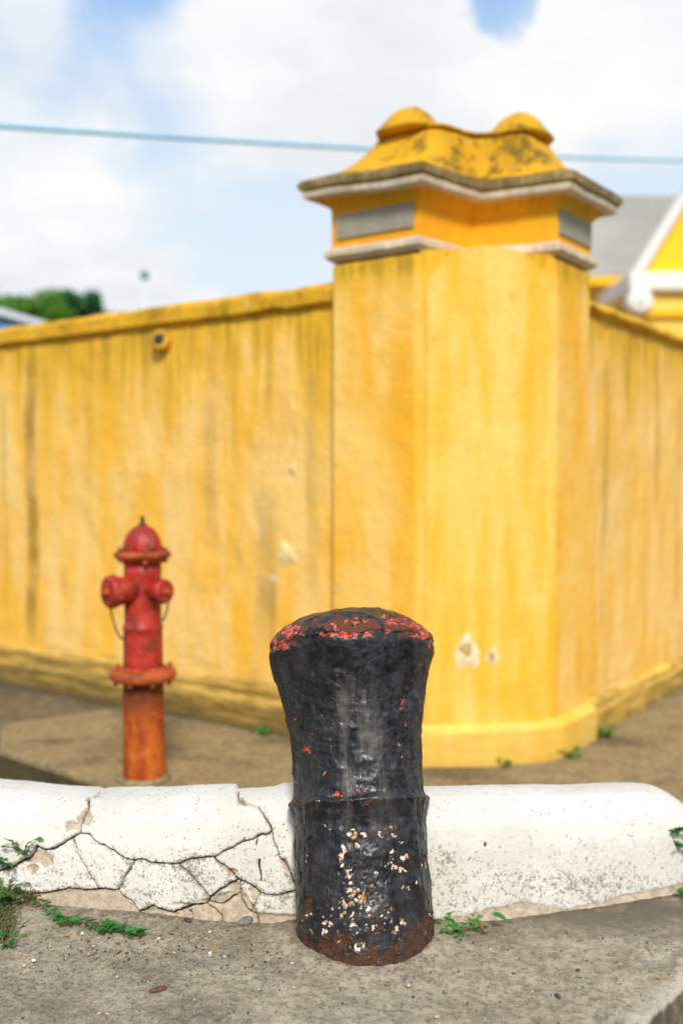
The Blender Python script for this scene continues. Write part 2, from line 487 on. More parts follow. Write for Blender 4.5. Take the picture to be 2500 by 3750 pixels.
# hydrant
mt, k = material('red_hydrant_paint'); m_hyd = mt
o = k.obj(); x, y, z = k.sep(o); a = k.noise(o, 9, 5, .65); b = k.noise(k.vm('ADD', o, (3, 3, 3)), 22, 4, .7)
red = k.mix(k.step(a, .40, .68), (.33, .012, .007), (.50, .035, .020))
red = k.mix(k.mul(k.step(b, .5, .68), .65), red, (.36, .060, .010))
pale = k.step(k.noise(k.vm('ADD', o, (8, 1, 2)), 6, 4), .60, .70)
red = k.mix(k.mul(pale, .35), red, (.70, .28, .22))
red = k.mix(k.mul(k.step(k.noise(k.vm('ADD', o, (1, 8, 2)), 13, 5, .7), .50, .62), .8), red, (.15, .028, .010))
finish(k, red, .5, k.bump(b, .3, .006), .4)
mt, k = material('orange_rust_pipe'); m_pipe = mt
o = k.obj(); x, y, z = k.sep(o); a = k.noise(k.comb(x, y, k.mul(z, .4)), 14, 5, .65); b = k.noise(o, 30, 4, .7)
col = k.mix(k.step(a, .36, .64), (.32, .042, .005), (.54, .12, .010))
col = k.mix(k.mul(k.step(b, .52, .68), .4), col, (.72, .28, .07))
col = k.mix(k.step(k.add(z, k.mul(a, .3)), .36, .60), col, (.12, .025, .008))
finish(k, col, .7, k.bump(b, .4, .006), .3)
m_rustband = flat('rusty_flange', (.34, .065, .014), .65, .35, .5, 14)
m_dark = flat('dark_iron_bore_shade', (.03, .028, .025), .5, .4, .3, 20)
m_chain = flat('dull_chain', (.25, .17, .06), .55, .4, .3, 30)
m_roof = flat('grey_metal_roof', (.36, .34, .285), .7, .3, .12, .6)
m_hwhite = flat('white_render', (.80, .76, .70), .8, .3, .04)
m_hyellow = flat('house_yellow', (.84, .56, .10), .8, .3, .10, 1.0)
m_hdeep = flat('house_ochre', (.82, .43, .01), .8, .3, .08, 1.0)
m_green = flat('green_shutter', (.02, .16, .12), .6)
m_blue = flat('blue_panel', (.10, .28, .62), .5)
m_pale = flat('pale_metal', (.62, .66, .72), .5, .4, .08)
m_glass = flat('dark_glass', (.03, .05, .06), .1, .6, .2)
m_bark = flat('bark', (.10, .07, .045), .9, .2, .3, 20)
m_cable = flat('cable_blue', (.22, .52, .68), .5, .4, .1)


def mat_leaf(name, c1, c2, rough=.45):
    mt, k = material(name)
    o = k.obj(); r = k.n('ShaderNodeObjectInfo').outputs['Random']
    nz = k.noise(o, 30, 3)
    g = k.n('ShaderNodeNewGeometry').outputs['Random Per Island']
    f = k.m('FRACT', k.add(k.add(k.mul(r, .8), g), k.mul(nz, .3)))
    b = k.n('ShaderNodeBsdfPrincipled', {'Base Color': k.mix(f, c1, c2), 'Roughness': rough, 'Specular IOR Level': .4})
    t = k.n('ShaderNodeBsdfTranslucent', {'Color': k.mix(f, tuple(q * 1.6 for q in c1), tuple(q * 1.6 for q in c2))})
    mx = k.n('ShaderNodeMixShader', {0: .25, 1: b.outputs[0], 2: t.outputs[0]})
    k.nt.links.new(mx.outputs[0], k.n('ShaderNodeOutputMaterial').inputs[0])
    return mt


m_leaf = mat_leaf('weed_leaf', (.025, .16, .018), (.085, .31, .035))
m_leaf2 = mat_leaf('creeper_leaf', (.018, .12, .018), (.055, .22, .035))
m_grass = mat_leaf('dry_grass', (.05, .09, .015), (.20, .17, .05))
m_tree = mat_leaf('tree_leaf', (.05, .17, .010), (.16, .34, .03))
m_tree2 = mat_leaf('tree_leaf_b', (.03, .13, .04), (.08, .24, .08))
m_stem = flat('stem', (.28, .14, .06), .6)
m_twig = flat('dry_twig', (.05, .04, .035), .8)

# ------------------------------------------------------------------ ground
rd = MB(); rd.raw([(-600, -300, -.13), (600, -300, -.13), (600, 900, -.13), (-600, 900, -.13)], [(0, 1, 2, 3)])
tag(rd.build('road', m_road), kind='structure')

# raised sidewalk behind the white kerb: its street edge on the left is a real step down
eL = unproject(0, 2742, 0); eR = unproject(470, 2893, 0)
ex, ey = eL[0] - eR[0], eL[1] - eR[1]
edge_far = (eR[0] + ex * 8, eR[1] + ey * 8); edge_near = (eR[0] - ex * 1.1, eR[1] - ey * 1.1)
j0 = unproject(0, 2655, 0); j1 = unproject(470, 2580, 0)
walk = empty('sidewalk', (0, 0, 0), kind='structure')


def slab_poly(name, pts, z0, z1, mat, parent):
    n = len(pts); vs = [(x, y, z0) for x, y in pts] + [(x, y, z1) for x, y in pts]
    fs = [tuple(range(n, 2 * n))] + [(i, (i + 1) % n, n + (i + 1) % n, n + i) for i in range(n)]
    o = mesh(name, vs, fs, mat, parent, bevel=.018, seg=3)
    return o


jd = (j0[0] - j1[0], j0[1] - j1[1])
jF = (j0[0] + jd[0] * 6, j0[1] + jd[1] * 6)
c0 = unproject(900, 2525, 0)
wl0 = loc2w(-.42, .40); wl1 = loc2w(-.42, 14)
slab_poly('walk_slab', [edge_near, (6, 2.95), (24, 30), (-30, 30), edge_far], -.4, -.014, m_walk_b, walk)
wq = [tuple(loc2w(-.2, q).xy) for q in (.2, .9)]
slab_poly('walk_slab', [(edge_near[0] + .0, edge_near[1] + .0), (6, 2.955), (23, 29), wq[0], c0, j1, j0, eL], -.2, 0, m_walk, walk)

# ------------------------------------------------------------------ near concrete platform (kerb extension)
SZ = .15
pa = unproject(2342, 3750, SZ); pb = unproject(2500, 3589, SZ)
sl = (pb[0] - pa[0]) / (pb[1] - pa[1])
ncol, nrow = 620, 330
ys = np.linspace(1.25, 3.0, nrow)
P = np.zeros((nrow, ncol + 10, 3))
u = np.linspace(0, 1, ncol)
att = np.zeros((nrow, ncol + 10))
BX, BY = 0.0605, 2.5            # bollard foot (refined below)
bf = unproject(1345, 3552, SZ); BR = .176
BX, BY = bf[0] , bf[1] + BR * 1.02
for i, yy in enumerate(ys):
    xe = pa[0] + sl * (yy - pa[1])
    P[i, :ncol, 0] = -1.7 + (xe - .015 + 1.7) * u; P[i, :ncol, 1] = yy; P[i, :ncol, 2] = SZ
    for j in range(10):
        t = (j + 1) / 10
        P[i, ncol + j] = (xe + .02 * math.sin(min(1, t * 1.6) * 1.57) - .015, yy - .0, SZ - .02 * (1 - math.cos(min(1, t * 1.6) * 1.57)) - max(0, t - .5) * .62)
fl = P.reshape(-1, 3)
hh = fbm(fl * 4, 4) * .006 + fbm(fl * 40 + 5, 3) * .0014
topw = (P[:, :, 2] > SZ - .03).reshape(-1)
dist_edge = np.clip((pa[0] + sl * (fl[:, 1] - pa[1])) - fl[:, 0], 0, 1)
r = np.hypot(fl[:, 0] - BX, fl[:, 1] - BY)
mound = .016 * np.exp(-((r - BR) / .05) ** 2) * sm(fl[:, 1], 2.0, 2.4)
P[:, :, 2] += ((hh - .012 * np.exp(-dist_edge / .06) * (1 + fbm(fl * 14, 3))) * topw + mound * topw).reshape(P.shape[:2])
side = (~topw).reshape(P.shape[:2])
nn = fbm(fl * 9 + 3, 4).reshape(P.shape[:2])
P[:, :, 0] += np.where(side, nn * .02, nn * .012 * (u.size and np.concatenate([np.zeros(ncol - 12), np.linspace(0, 1, 12), np.ones(10)])[None, :]))
cont = [(-250, 3275), (0, 3300), (250, 3325), (510, 3350), (800, 3380), (1076, 3400), (1340, 3402), (1593, 3388), (1850, 3365), (2100, 3335), (2300, 3305), (2500, 3275), (2700, 3245)]
cxy = np.array([unproject(x, y, SZ) for x, y in cont])
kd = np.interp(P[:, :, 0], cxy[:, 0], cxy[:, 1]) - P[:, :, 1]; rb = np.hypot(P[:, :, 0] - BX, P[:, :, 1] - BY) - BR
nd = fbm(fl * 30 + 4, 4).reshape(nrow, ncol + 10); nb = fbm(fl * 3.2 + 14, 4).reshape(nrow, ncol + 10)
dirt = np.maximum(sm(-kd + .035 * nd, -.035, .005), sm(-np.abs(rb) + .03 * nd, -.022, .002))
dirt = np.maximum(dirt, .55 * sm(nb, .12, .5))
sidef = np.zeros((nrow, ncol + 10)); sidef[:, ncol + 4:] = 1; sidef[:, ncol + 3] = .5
de2 = dist_edge.reshape(nrow, ncol + 10); n2 = fbm(fl * 22 + 8, 4).reshape(nrow, ncol + 10)
wornf = sm(-de2 + .05 * n2, -.075, -.01) * (1 - sidef)
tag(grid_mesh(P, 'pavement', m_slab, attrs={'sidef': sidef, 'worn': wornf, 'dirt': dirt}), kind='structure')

# ------------------------------------------------------------------ white kerb with cracked render
K1 = .7972
C1 = lambda pts: [(x * K1, 2800 + y * K1) for x, y in pts]
cracks = [C1(c) for c in [
    [(478, 108), (470, 125), (410, 150), (400, 200), (372, 240), (365, 310), (310, 345), (240, 390), (200, 395), (170, 375), (130, 430), (60, 470), (-60, 500)],
    [(365, 310), (410, 325), (450, 360), (520, 395), (575, 435), (610, 440), (650, 435), (700, 450), (780, 455), (820, 450), (880, 435), (980, 425), (1030, 400), (1100, 355), (1160, 340), (1190, 325), (1235, 315), (1245, 300), (1220, 240), (1190, 190), (1120, 160), (1100, 130), (1090, 85)],
    [(335, 335), (350, 390), (375, 450), (400, 485), (430, 540), (450, 572)],
    [(60, 600), (100, 596), (190, 592), (250, 585), (310, 572), (380, 578), (450, 572), (500, 577), (540, 578), (560, 545), (580, 500), (605, 455), (610, 440)],
    [(540, 578), (560, 605), (600, 630), (635, 675), (650, 760)],
    [(820, 455), (850, 485), (890, 530), (930, 570), (960, 610)],
    [(980, 430), (1000, 450), (1050, 480), (1085, 520), (1090, 530), (1050, 550), (1000, 590), (960, 610), (940, 640), (880, 655), (830, 670), (790, 680), (740, 672), (690, 655), (640, 672)],
    [(1085, 520), (1110, 540), (1150, 555), (1190, 590), (1230, 600), (1270, 605), (1330, 590), (1420, 560)],
    [(1245, 310), (1250, 340), (1275, 390), (1285, 430), (1310, 460), (1330, 510), (1360, 560), (1380, 590)],
    [(950, 630), (1020, 640), (1050, 615), (1090, 600), (1100, 560), (1095, 530)],
    [(1096, 596), (1110, 640), (1140, 680), (1170, 690), (1190, 760)],
    [(1140, 680), (1165, 650), (1190, 595)],
    [(860, 665), (880, 700), (870, 780)],
    [(940, 640), (985, 670), (1010, 700), (1020, 780)]]]
crw = [5.5, 3.6, 2.2, 3.4, 3.2, 2.6, 4.2, 3.2, 3.0, 3.2, 2.8, 2.2, 2.4, 2.0]
marks = [C1([(1180, 340), (1180, 368)]), C1([(1190, 440), (1190, 480), (1197, 535)]), C1([(100, 700), (100, 701)])]

topl = [(-300, 2850), (0, 2864), (80, 2870), (200, 2888), (383, 2897), (640, 2892), (862, 2885), (1044, 2885), (1300, 2886), (1563, 2892), (1960, 2886), (2290, 2880), (2700, 2880)]
XS, XE = .83, 1.085
NC, NR = 1240, 200
xs = np.concatenate([np.linspace(-1.6, XS, 1130), np.linspace(XS, XE, 111)[1:]])
Y0 = np.interp(xs, cxy[:, 0], cxy[:, 1])
Y0[xs < cxy[0, 0]] += (cxy[0, 0] - xs[xs < cxy[0, 0]]) * .55
Y0 = np.convolve(np.pad(Y0, 60, 'edge'), np.ones(121) / 121, 'valid')
Hh = np.zeros_like(xs)
for i, X in enumerate(xs):
    yb = Y0[i] + .17
    px = 1250 + FPX * X / (yb * 1.017)
    ty = np.interp(px, [q[0] for q in topl], [q[1] for q in topl])
    Hh[i] = at_depth(px, ty, yb)[2] - SZ
Hh[xs > XS] = Hh[np.searchsorted(xs, XS)]
prof = np.array([(-.004, -.06), (0, .0), (.018, .30), (.034, .60), (.056, .80), (.088, .925), (.125, .985), (.17, 1.0), (.22, .985), (.255, .93), (.275, .80), (.285, .3), (.285, -1.4)])
seglen = np.concatenate([[0], np.cumsum(np.hypot(np.diff(prof[:, 0]), np.diff(prof[:, 1]) * .28))])
tt = np.concatenate([np.linspace(0, seglen[9], NR - 12), np.linspace(seglen[9], seglen[-1], 13)[1:]])
from_s = lambda c: np.interp(tt, seglen, prof[:, c])
pdy, pdz = from_s(0), from_s(1)
ker = np.array([1, 4, 6, 4, 1]) / 16.
for _ in range(14):
    pdy[2:-2] = np.convolve(pdy, ker, 'valid'); pdz[2:-2] = np.convolve(pdz, ker, 'valid')
endf = np.where(xs > XS, np.sqrt(np.clip(1 - ((xs - XS) / (XE - XS)) ** 2, 0, 1)), 1)
endf = np.maximum(endf, .02)
P = np.zeros((NR, NC, 3))
P[:, :, 0] = xs[None, :]
mid_y = .14
P[:, :, 1] = Y0[None, :] + mid_y + (pdy[:, None] - mid_y) * (.25 + .75 * endf[None, :]) 
P[:, :, 2] = SZ + np.where(pdz[:, None] > 0, pdz[:, None] * (Hh * endf)[None, :], pdz[:, None] * .28)
fl = P.reshape(-1, 3)
px, py = project(fl[:, 0], fl[:, 1], fl[:, 2]); px = px.reshape(NR, NC); py = py.reshape(NR, NC)
back = np.zeros((NR, NC), bool); back[np.argmax(pdz) + 6:, :] = True
# normals from the grid
du = np.gradient(P, axis=1); dv = np.gradient(P, axis=0)
Nn = np.cross(du, dv); Nn /= np.linalg.norm(Nn, axis=2)[:, :, None] + 1e-9
Nn = -Nn if Nn[40, 400, 1] > 0 else Nn
wob = (fbm(fl * 30, 3) * 6).reshape(NR, NC); wob2 = (fbm(fl * 30 + 50, 3) * 6).reshape(NR, NC)


def polydist(pl, qx, qy):
    best = np.full(qx.shape, 1e9)
    for (x0, y0), (x1, y1) in zip(pl[:-1], pl[1:]):
        dx, dy = x1 - x0, y1 - y0; L = dx * dx + dy * dy + 1e-9
        t = np.clip(((qx - x0) * dx + (qy - y0) * dy) / L, 0, 1)
        best = np.minimum(best, np.hypot(qx - x0 - t * dx, qy - y0 - t * dy))
    return best


groove = np.zeros((NR, NC)); barrier = np.zeros((NR, NC), bool); near = np.full((NR, NC), 1e9)
sel = px < 1180
for pl, w in zip(cracks, crw):
    dd = polydist(pl, px + wob, py + wob2); dd[~sel] = 1e9; dd[back] = 1e9
    w *= .62 if w < 3.3 else .80; groove = np.maximum(groove, sm(-dd, -w - 1.4, -w * .3)); barrier |= dd < 3.0; near = np.minimum(near, dd)
soft = sm(-near, -22, 0)
mk = np.zeros((NR, NC))
for pl, w in zip(marks, (2.5, 4, 1)):
    dd = polydist(pl, px + wob, py + wob2); dd[back] = 1e9; mk = np.maximum(mk, sm(-dd, -w - 2, -w * .4))
for mx, my, rx, ry, an in [(1250 + 661 * K1, 2800 + 367 * K1, 7, 11, 0)]:
    dd = np.hypot((px - mx) / rx, (py - my) / ry); mk = np.maximum(mk, sm(-dd, -1.1, -.5))
# region labels: pieces separated by the cracks
lab = np.where(barrier, -1, np.arange(NR * NC).reshape(NR, NC)).astype(np.int64)
for it in range(3000):
    new = lab.copy()
    for ax, s in ((0, 1), (0, -1), (1, 1), (1, -1)):
        r_ = np.roll(lab, s, ax)
        if ax == 0: r_[0 if s == 1 else -1] = -1
        else: r_[:, 0 if s == 1 else -1] = -1
        new = np.where(barrier, -1, np.maximum(new, r_))
    # accelerated sweep along rows and columns
    if (new == lab).all(): break
    lab = new
    if it % 4 == 0:
        for ax in (0, 1):
            for rev in (False, True):
                L = np.flip(lab, ax) if rev else lab
                L = np.moveaxis(L, ax, 0).copy()
                for q in range(1, L.shape[0]):
                    L[q] = np.where(L[q] < 0, -1, np.maximum(L[q], np.where(L[q - 1] < 0, -1, L[q - 1])))
                L = np.moveaxis(L, 0, ax); lab = np.flip(L, ax) if rev else L
ids, cnt = np.unique(lab[lab >= 0], return_counts=True)
small = set(ids[cnt < 120])
lab = np.where(np.isin(lab, list(small)), -1, lab)
for it in range(60):
    un = lab < 0
    if not un.any(): break
    for ax, s in ((0, 1), (0, -1), (1, 1), (1, -1)):
        r_ = np.roll(lab, s, ax); lab = np.where((lab < 0) & (r_ >= 0), r_, lab)
ids, cnt = np.unique(lab, return_counts=True)
main_id = ids[np.argmax(cnt)]
# bare concrete: the broken foot of the kerb and the knocked-out corners
footline = [(-300, 3262), (60, 3262), (150, 3272), (247, 3258), (360, 3256), (430, 3262), (455, 3285), (510, 3338), (560, 3325), (640, 3342), (700, 3330), (765, 3290), (850, 3262), (875, 3240), (900, 3285), (945, 3345), (1075, 3352), (1340, 3365), (1593, 3366), (1700, 3352), (1810, 3322), (1930, 3300), (1990, 3310), (2070, 3332), (2160, 3310), (2290, 3275), (2500, 3232), (2700, 3200)]
fy = np.interp(px, [q[0] for q in footline], [q[1] for q in footline])
bare = sm(py - fy + wob * .8, -6, 8)
for bx, by, rx, ry in [(390, 235, 34, 36), (340, 275, 40, 18), (180, 430, 55, 45), (150, 480, 30, 20), (1060, 560, 36, 24), (1165, 590, 22, 32), (1120, 650, 30, 50), (1310, 460, 16, 30), (1060, 500, 30, 20), (950, 625, 40, 12), (850, 650, 60, 10), (1110, 150, 16, 20)]:
    q = np.hypot((px + wob2 * 2.2 - bx * K1) / (rx * K1), (py + wob * 2.2 - 2800 - by * K1) / (ry * K1)) + wob * .06
    bare = np.maximum(bare, sm(-q, -1.3, -.6))
bare[back] = .0
wear = sm(py, 3020, 3260) * .8 + .9 * soft * (px < 1180) - .5
wear += .5 * np.exp(-(((px - 2120) / 260) ** 2 + ((py - 3240) / 45) ** 2)) + .9 * np.exp(-(((px - 700) / 70) ** 2 + ((py - 3170) / 60) ** 2)) + .6 * np.exp(-(((px - 1630) / 60) ** 2 + ((py - 3150) / 40) ** 2))
chipx = [(-300, 0), (360, 0), (383, 5), (400, 0), (862, -3), (867, -3), (874, 13), (960, 12), (1010, 7), (1040, -6), (1200, -4), (1300, 0), (2700, 0)]
P[:, :, 2] -= np.interp(px, [q[0] for q in chipx], [q[1] for q in chipx]) * .00078 * sm(pdz, .86, .99)[:, None]
disp = (fbm(fl * 6, 3) * .003 + fbm(fl * 70, 3) * .0010).reshape(NR, NC)
disp += -.022 * groove - .0012 * soft * (1 - groove) * sel - .006 * bare * (px < 1100) - .003 * bare - .009 * mk
# every loose piece sits a little differently
rr = np.random.RandomState(5); off = np.zeros((NR, NC))
for i_ in ids:
    if i_ != main_id: off[lab == i_] = rr.uniform(-.005, .002)
disp += np.where(groove > .5, 0, off)
disp *= (np.abs(pdz[:, None]) > -.1)
P = P + Nn * disp[:, :, None]
grime = np.clip(groove * .9 + mk * .9, 0, 1) * (1)
grime = np.maximum(grime, .5 * sm(py, 3290, 3400) * sm(-np.abs(px - 1000), -170, -60) * sm(fbm(fl * 40, 3).reshape(NR, NC), -.1, .3))
kerb = empty('kerb', (0, 0, 0), label='white painted concrete kerb with cracked left half, behind the black bollard', cat='kerb')
fm_lab = lab[:-1, :-1]
pid = 0
for i_ in ids:
    fmk = fm_lab == i_
    if not fmk.any(): continue
    nm = 'kerb_body' if i_ == main_id else 'kerb_fragment'
    grid_mesh(P, nm, m_kerb, kerb, {'bare': bare, 'wear': wear, 'grime': grime}, fmk)

# ------------------------------------------------------------------ black cannon bollard
LB = math.radians(12)
ctr = [(3480, 1341), (2404, 1287)]
Pb = Vector((BX, BY, SZ))
tx, ty_, tz = at_depth(1287, 2404, BY + .80 * math.sin(LB))
A = (Vector((tx, BY + .80 * math.sin(LB), tz)) - Pb).normalized()
rows = [(3560, 262), (3480, 257), (3391, 254), (3302, 250), (3212, 246), (3101, 242.5), (3030, 241), (3000, 243), (2978, 249), (2955, 253), (2930, 248), (2905, 239), (2838, 235.5), (2761, 237), (2685, 242), (2598, 253), (2540, 263), (2500, 272), (2450, 289), (2425, 298), (2404, 303), (2380, 301.5), (2358, 295), (2322, 272), (2297, 245), (2277, 213), (2261, 178), (2249, 140), (2241, 90), (2237, 40), (2236, 0)]
ss, rad = [], []
for yy, hw in rows:
    lo, hi = -.2, 1.3
    for _ in range(40):
        md = (lo + hi) / 2; q = Pb + A * md
        if project(q.x, q.y, q.z)[1] > yy: lo = md
        else: hi = md
    q = Pb + A * lo; ss.append(lo); rad.append(hw * (q.y * math.cos(PITCH) - (q.z - CAM_Z) * math.sin(PITCH)) / FPX)
ss = np.array(ss); rad = np.array(rad)
# resample by arc length
al = np.concatenate([[0], np.cumsum(np.hypot(np.diff(ss), np.diff(rad)))])
BRW, BCL = 780, 540
ta = np.linspace(0, al[-1], BRW)
sS, rS = np.interp(ta, al, ss), np.interp(ta, al, rad)
for _ in range(6):
    sS[2:-2] = np.convolve(sS, ker, 'valid'); rS[2:-2] = np.convolve(rS, ker, 'valid')
th = np.linspace(0, 2 * np.pi, BCL, endpoint=False)
e1 = Vector((1, 0, 0)) - A * A.x; e1.normalize(); e2 = A.cross(e1)
e1, e2, An, Pn = map(np.array, (e1, e2, A, Pb))
front = -np.sin(th)                                   # 1 towards the camera
warp = .030 * np.clip(front, -1, 1)[None, :] * np.exp(-((sS[:, None] - ss[20] - .01) / .065) ** 2) + .020 * np.clip(front, -1, 1)[None, :] * np.exp(-((sS[:, None] - ss[9]) / .10) ** 2)
S2 = sS[:, None] + warp
R2 = np.repeat(rS[:, None], BCL, 1)
dirs = np.cos(th)[:, None] * e1 + np.sin(th)[:, None] * e2
P = Pn + S2[:, :, None] * An + R2[:, :, None] * dirs[None]
du = np.roll(P, -1, 1) - np.roll(P, 1, 1); dv = np.gradient(P, axis=0)
Nn = np.cross(du, dv); Nn /= np.linalg.norm(Nn, axis=2)[:, :, None] + 1e-9
if (Nn[300] * dirs).sum() < 0: Nn = -Nn
Nn[-3:] = An
fl = P.reshape(-1, 3)
bx, by = project(fl[:, 0], fl[:, 1], fl[:, 2]); bx = bx.reshape(BRW, BCL); by = by.reshape(BRW, BCL)
facing = ((P - np.array([0, 0, CAM_Z])) * Nn).sum(2) < 0.02
j1_ = (fbm(fl * 45, 4)).reshape(BRW, BCL); j2_ = (fbm(fl * 45 + 31, 4)).reshape(BRW, BCL); j3_ = fbm(fl * 16 + 9, 4).reshape(BRW, BCL)
j4_ = fbm(fl * 90 + 9, 3).reshape(BRW, BCL)


def blobs(lst, sc, ox, oy, js=15.):
    out = np.zeros((BRW, BCL))
    for b in lst:
        cx, cy, rx, ry = b[:4]; a = b[4] if len(b) > 4 else 1.
        q = np.hypot((bx + j1_ * js - ox - cx * sc) / (rx * sc), (by + j2_ * js - oy - cy * sc) / (ry * sc))
        out = np.maximum(out, a * sm(-q, -1.7, -.3))
    return out * facing


S4 = (.4464, 1000, 2900); S3 = (.5102, 900, 2200)
white = blobs([(655, 340, 28, 38), (735, 355, 28, 12), (885, 345, 26, 26, .7), (965, 270, 28, 40, .6), (970, 355, 32, 22), (1040, 400, 20, 8), (590, 470, 45, 32), (572, 560, 24, 55), (695, 445, 15, 12),
               (748, 435, 10, 9), (980, 505, 16, 20, .8), (1070, 530, 22, 38, .8), (970, 600, 18, 30), (1020, 635, 20, 25), (1075, 635, 8, 16), (600, 670, 38, 36, .9), (670, 660, 12, 20), (840, 670, 32, 20), (890, 718, 12, 6),
               (625, 740, 30, 22), (680, 780, 10, 25), (800, 770, 22, 18), (1080, 775, 28, 14), (1165, 740, 7, 28), (1232, 610, 16, 40, .8), (655, 830, 34, 26), (735, 850, 36, 34), (605, 925, 45, 30), (665, 885, 30, 24),
               (710, 920, 18, 34), (775, 985, 24, 36), (575, 985, 18, 34), (810, 900, 10, 8), (310, 1005, 24, 14), (230, 1050, 8, 15), (455, 1090, 50, 24), (430, 1140, 26, 26), (320, 1145, 14, 24), (650, 1080, 22, 12), (800, 1090, 34, 14),
               (710, 1040, 12, 6), (705, 1145, 14, 10), (1005, 1110, 26, 20), (1050, 1065, 16, 28), (985, 1155, 20, 10), (618, 1225, 9, 18), (555, 1235, 8, 6), (740, 1230, 14, 28), (695, 1260, 22, 46, .8), (275, 530, 7, 16), (270, 560, 6, 10), (930, 1440, 60, 9),
               (1020, 1420, 20, 12), (180, 105, 10, 24), (380, 85, 12, 8), (480, 305, 14, 5), (430, 290, 20, 5), (1250, 1120, 5, 40, .8), (1290, 1010, 8, 10)], *S4)
white = np.maximum(white, .8 * (sm(j4_, .36, .6)) * blobs([(700, 1000, 360, 230), (700, 820, 120, 120), (1000, 550, 110, 120)], *S4) * .75)
rust = blobs([(285, 920, 40, 68), (830, 1118, 48, 44), (380, 1270, 110, 75), (520, 1230, 120, 80), (600, 1180, 40, 40), (400, 1340, 130, 60), (560, 1410, 60, 40), (800, 1385, 60, 60), (960, 1410, 130, 40), (1120, 1350, 150, 60), (1230, 1190, 92, 125), (1290, 1060, 52, 70),
              (1260, 1300, 100, 80), (960, 955, 60, 14, .8), (1090, 1220, 40, 30, .7), (1228, 570, 22, 50), (345, 600, 16, 12), (320, 775, 10, 10), (470, 865, 10, 10), (925, 870, 30, 20, .6), (660, 320, 24, 26), (760, 75, 60, 22, .8), (520, 935, 12, 12), (780, 880, 40, 30, .6), (885, 345, 14, 14), (740, 540, 10, 8), (880, 560, 8, 6), (250, 1120, 40, 60, .6)], *S4)
rust = np.maximum(rust, blobs([(300, 285, 50, 62), (390, 205, 60, 26), (530, 170, 110, 28, .8), (640, 150, 120, 26), (760, 200, 230, 40), (880, 175, 120, 40), (1100, 170, 160, 52), (1190, 230, 110, 30), (1270, 240, 50, 34), (870, 255, 36, 20), (1100, 250, 20, 14, .8), (205, 320, 20, 30),
                               (655, 1388, 30, 18), (850, 1450, 60, 20, .7), (385, 1465, 14, 12), (1010, 1350, 20, 10, .6)], *S3))
red = blobs([(270, 315, 44, 30), (210, 310, 22, 42), (310, 225, 52, 34), (380, 240, 18, 18), (360, 195, 40, 16), (422, 246, 12, 8), (565, 240, 42, 14), (630, 232, 26, 14), (715, 252, 62, 22), (750, 236, 34, 20), (872, 262, 34, 10), (870, 242, 16, 9), (1020, 232, 26, 14), (1045, 208, 12, 14), (1235, 262, 26, 12), (1270, 245, 44, 26), (1200, 244, 30, 9), (1335, 320, 10, 20), (1290, 225, 30, 30),
             (1000, 103, 32, 11), (1060, 130, 40, 10), (1140, 132, 26, 9), (1110, 152, 50, 8), (1180, 170, 50, 9), (1040, 160, 40, 9), (1230, 190, 40, 14), (630, 180, 20, 13), (790, 156, 20, 6), (710, 160, 26, 8, .7), (480, 150, 30, 8, .6), (850, 150, 60, 8, .6),
             (428, 1065, 18, 27), (465, 967, 6, 6), (362, 842, 6, 6), (510, 1197, 5, 7), (568, 1240, 6, 14), (1100, 1028, 12, 12), (1107, 1115, 24, 24, .55), (1110, 725, 22, 34, .55), (1145, 880, 8, 11), (1105, 1200, 12, 20, .5), (1198, 590, 5, 8), (1122, 778, 16, 5, .8), (652, 532, 7, 10), (655, 1390, 30, 14), (775, 1378, 26, 11), (862, 1358, 42, 9)], *S3)
# the side away from the photograph wears in the same manner
bk = ~facing
zrel = S2
rust = np.where(bk, sm(j3_ + .25 * sm(-zrel, -.12, 0) * 1.6 + .35 * np.exp(-((zrel - ss[21]) / .03) ** 2), .30, .5), rust)
rust = np.where(bk & (zrel > ss[22]), rust * .35, rust)
red = np.where(bk, sm(j1_ + .5 * np.exp(-((zrel - ss[21]) / .02) ** 2), .45, .6), red)
white = np.where(bk, sm(j4_ * sm(j3_, -.1, .3), .3, .5) * sm(-zrel, -.35, -.1), white)
rust *= 1 - .8 * blobs([(690, 1420, 70, 70), (960, 1290, 120, 60), (340, 1180, 60, 40)], *S4)
rust = np.maximum(rust, .85 * sm(-zrel + .04 * j3_, -.020, .004) * facing + .9 * sm(-zrel + .03 * j3_, -.03, -.004) * (~facing))
rust *= .55 + .6 * sm(j2_, -.28, .0)
white *= .38 + .80 * sm(j4_, -.18, .14)
red *= .62 + .5 * sm(j4_, -.25, .1)
# relief: lumpy coats, vertical runs, chipped hollows
lump = (fbm(fl * 14, 3) * .0034 + fbm(fl * 42 + 7, 2, .5) * .0013 + np.clip(fbm(fl * 30 + 77, 2) - .25, 0, 1) * .004).reshape(BRW, BCL)
cyl = np.stack([np.cos(th)[None, :] * 9 + 0 * S2, np.sin(th)[None, :] * 9 + 0 * S2, S2 * 3.2], -1).reshape(-1, 3)
runs = (fbm(cyl * 1.2, 2).reshape(BRW, BCL)) * .0012 * sm(S2, .02, .12) * sm(-S2, -ss[20] + .02, -ss[20] + .14)
capline = ss[21] + .012 + .010 * j3_ + .014 * front[None, :]
crk = np.stack([np.cos(th)[None, :] * 2.6 + 0 * S2, np.sin(th)[None, :] * 2.6 + 0 * S2, S2 * 2.2], -1).reshape(-1, 3)
cf = fbm(crk * 1.6 + 3, 3).reshape(BRW, BCL); cf2 = fbm(crk * 3.1 + 13, 3).reshape(BRW, BCL)
cracks_v = (np.exp(-(cf / .022) ** 2) * .0035 + np.exp(-(cf2 / .030) ** 2) * .0018) * sm(S2, .05, .15) * sm(-S2, -ss[19], -ss[17] + .02) * sm(j3_, -.25, .15)
lip = .0045 * sm(S2 - capline, -.002, .003) * sm(-(S2 - capline), -.05, -.01)
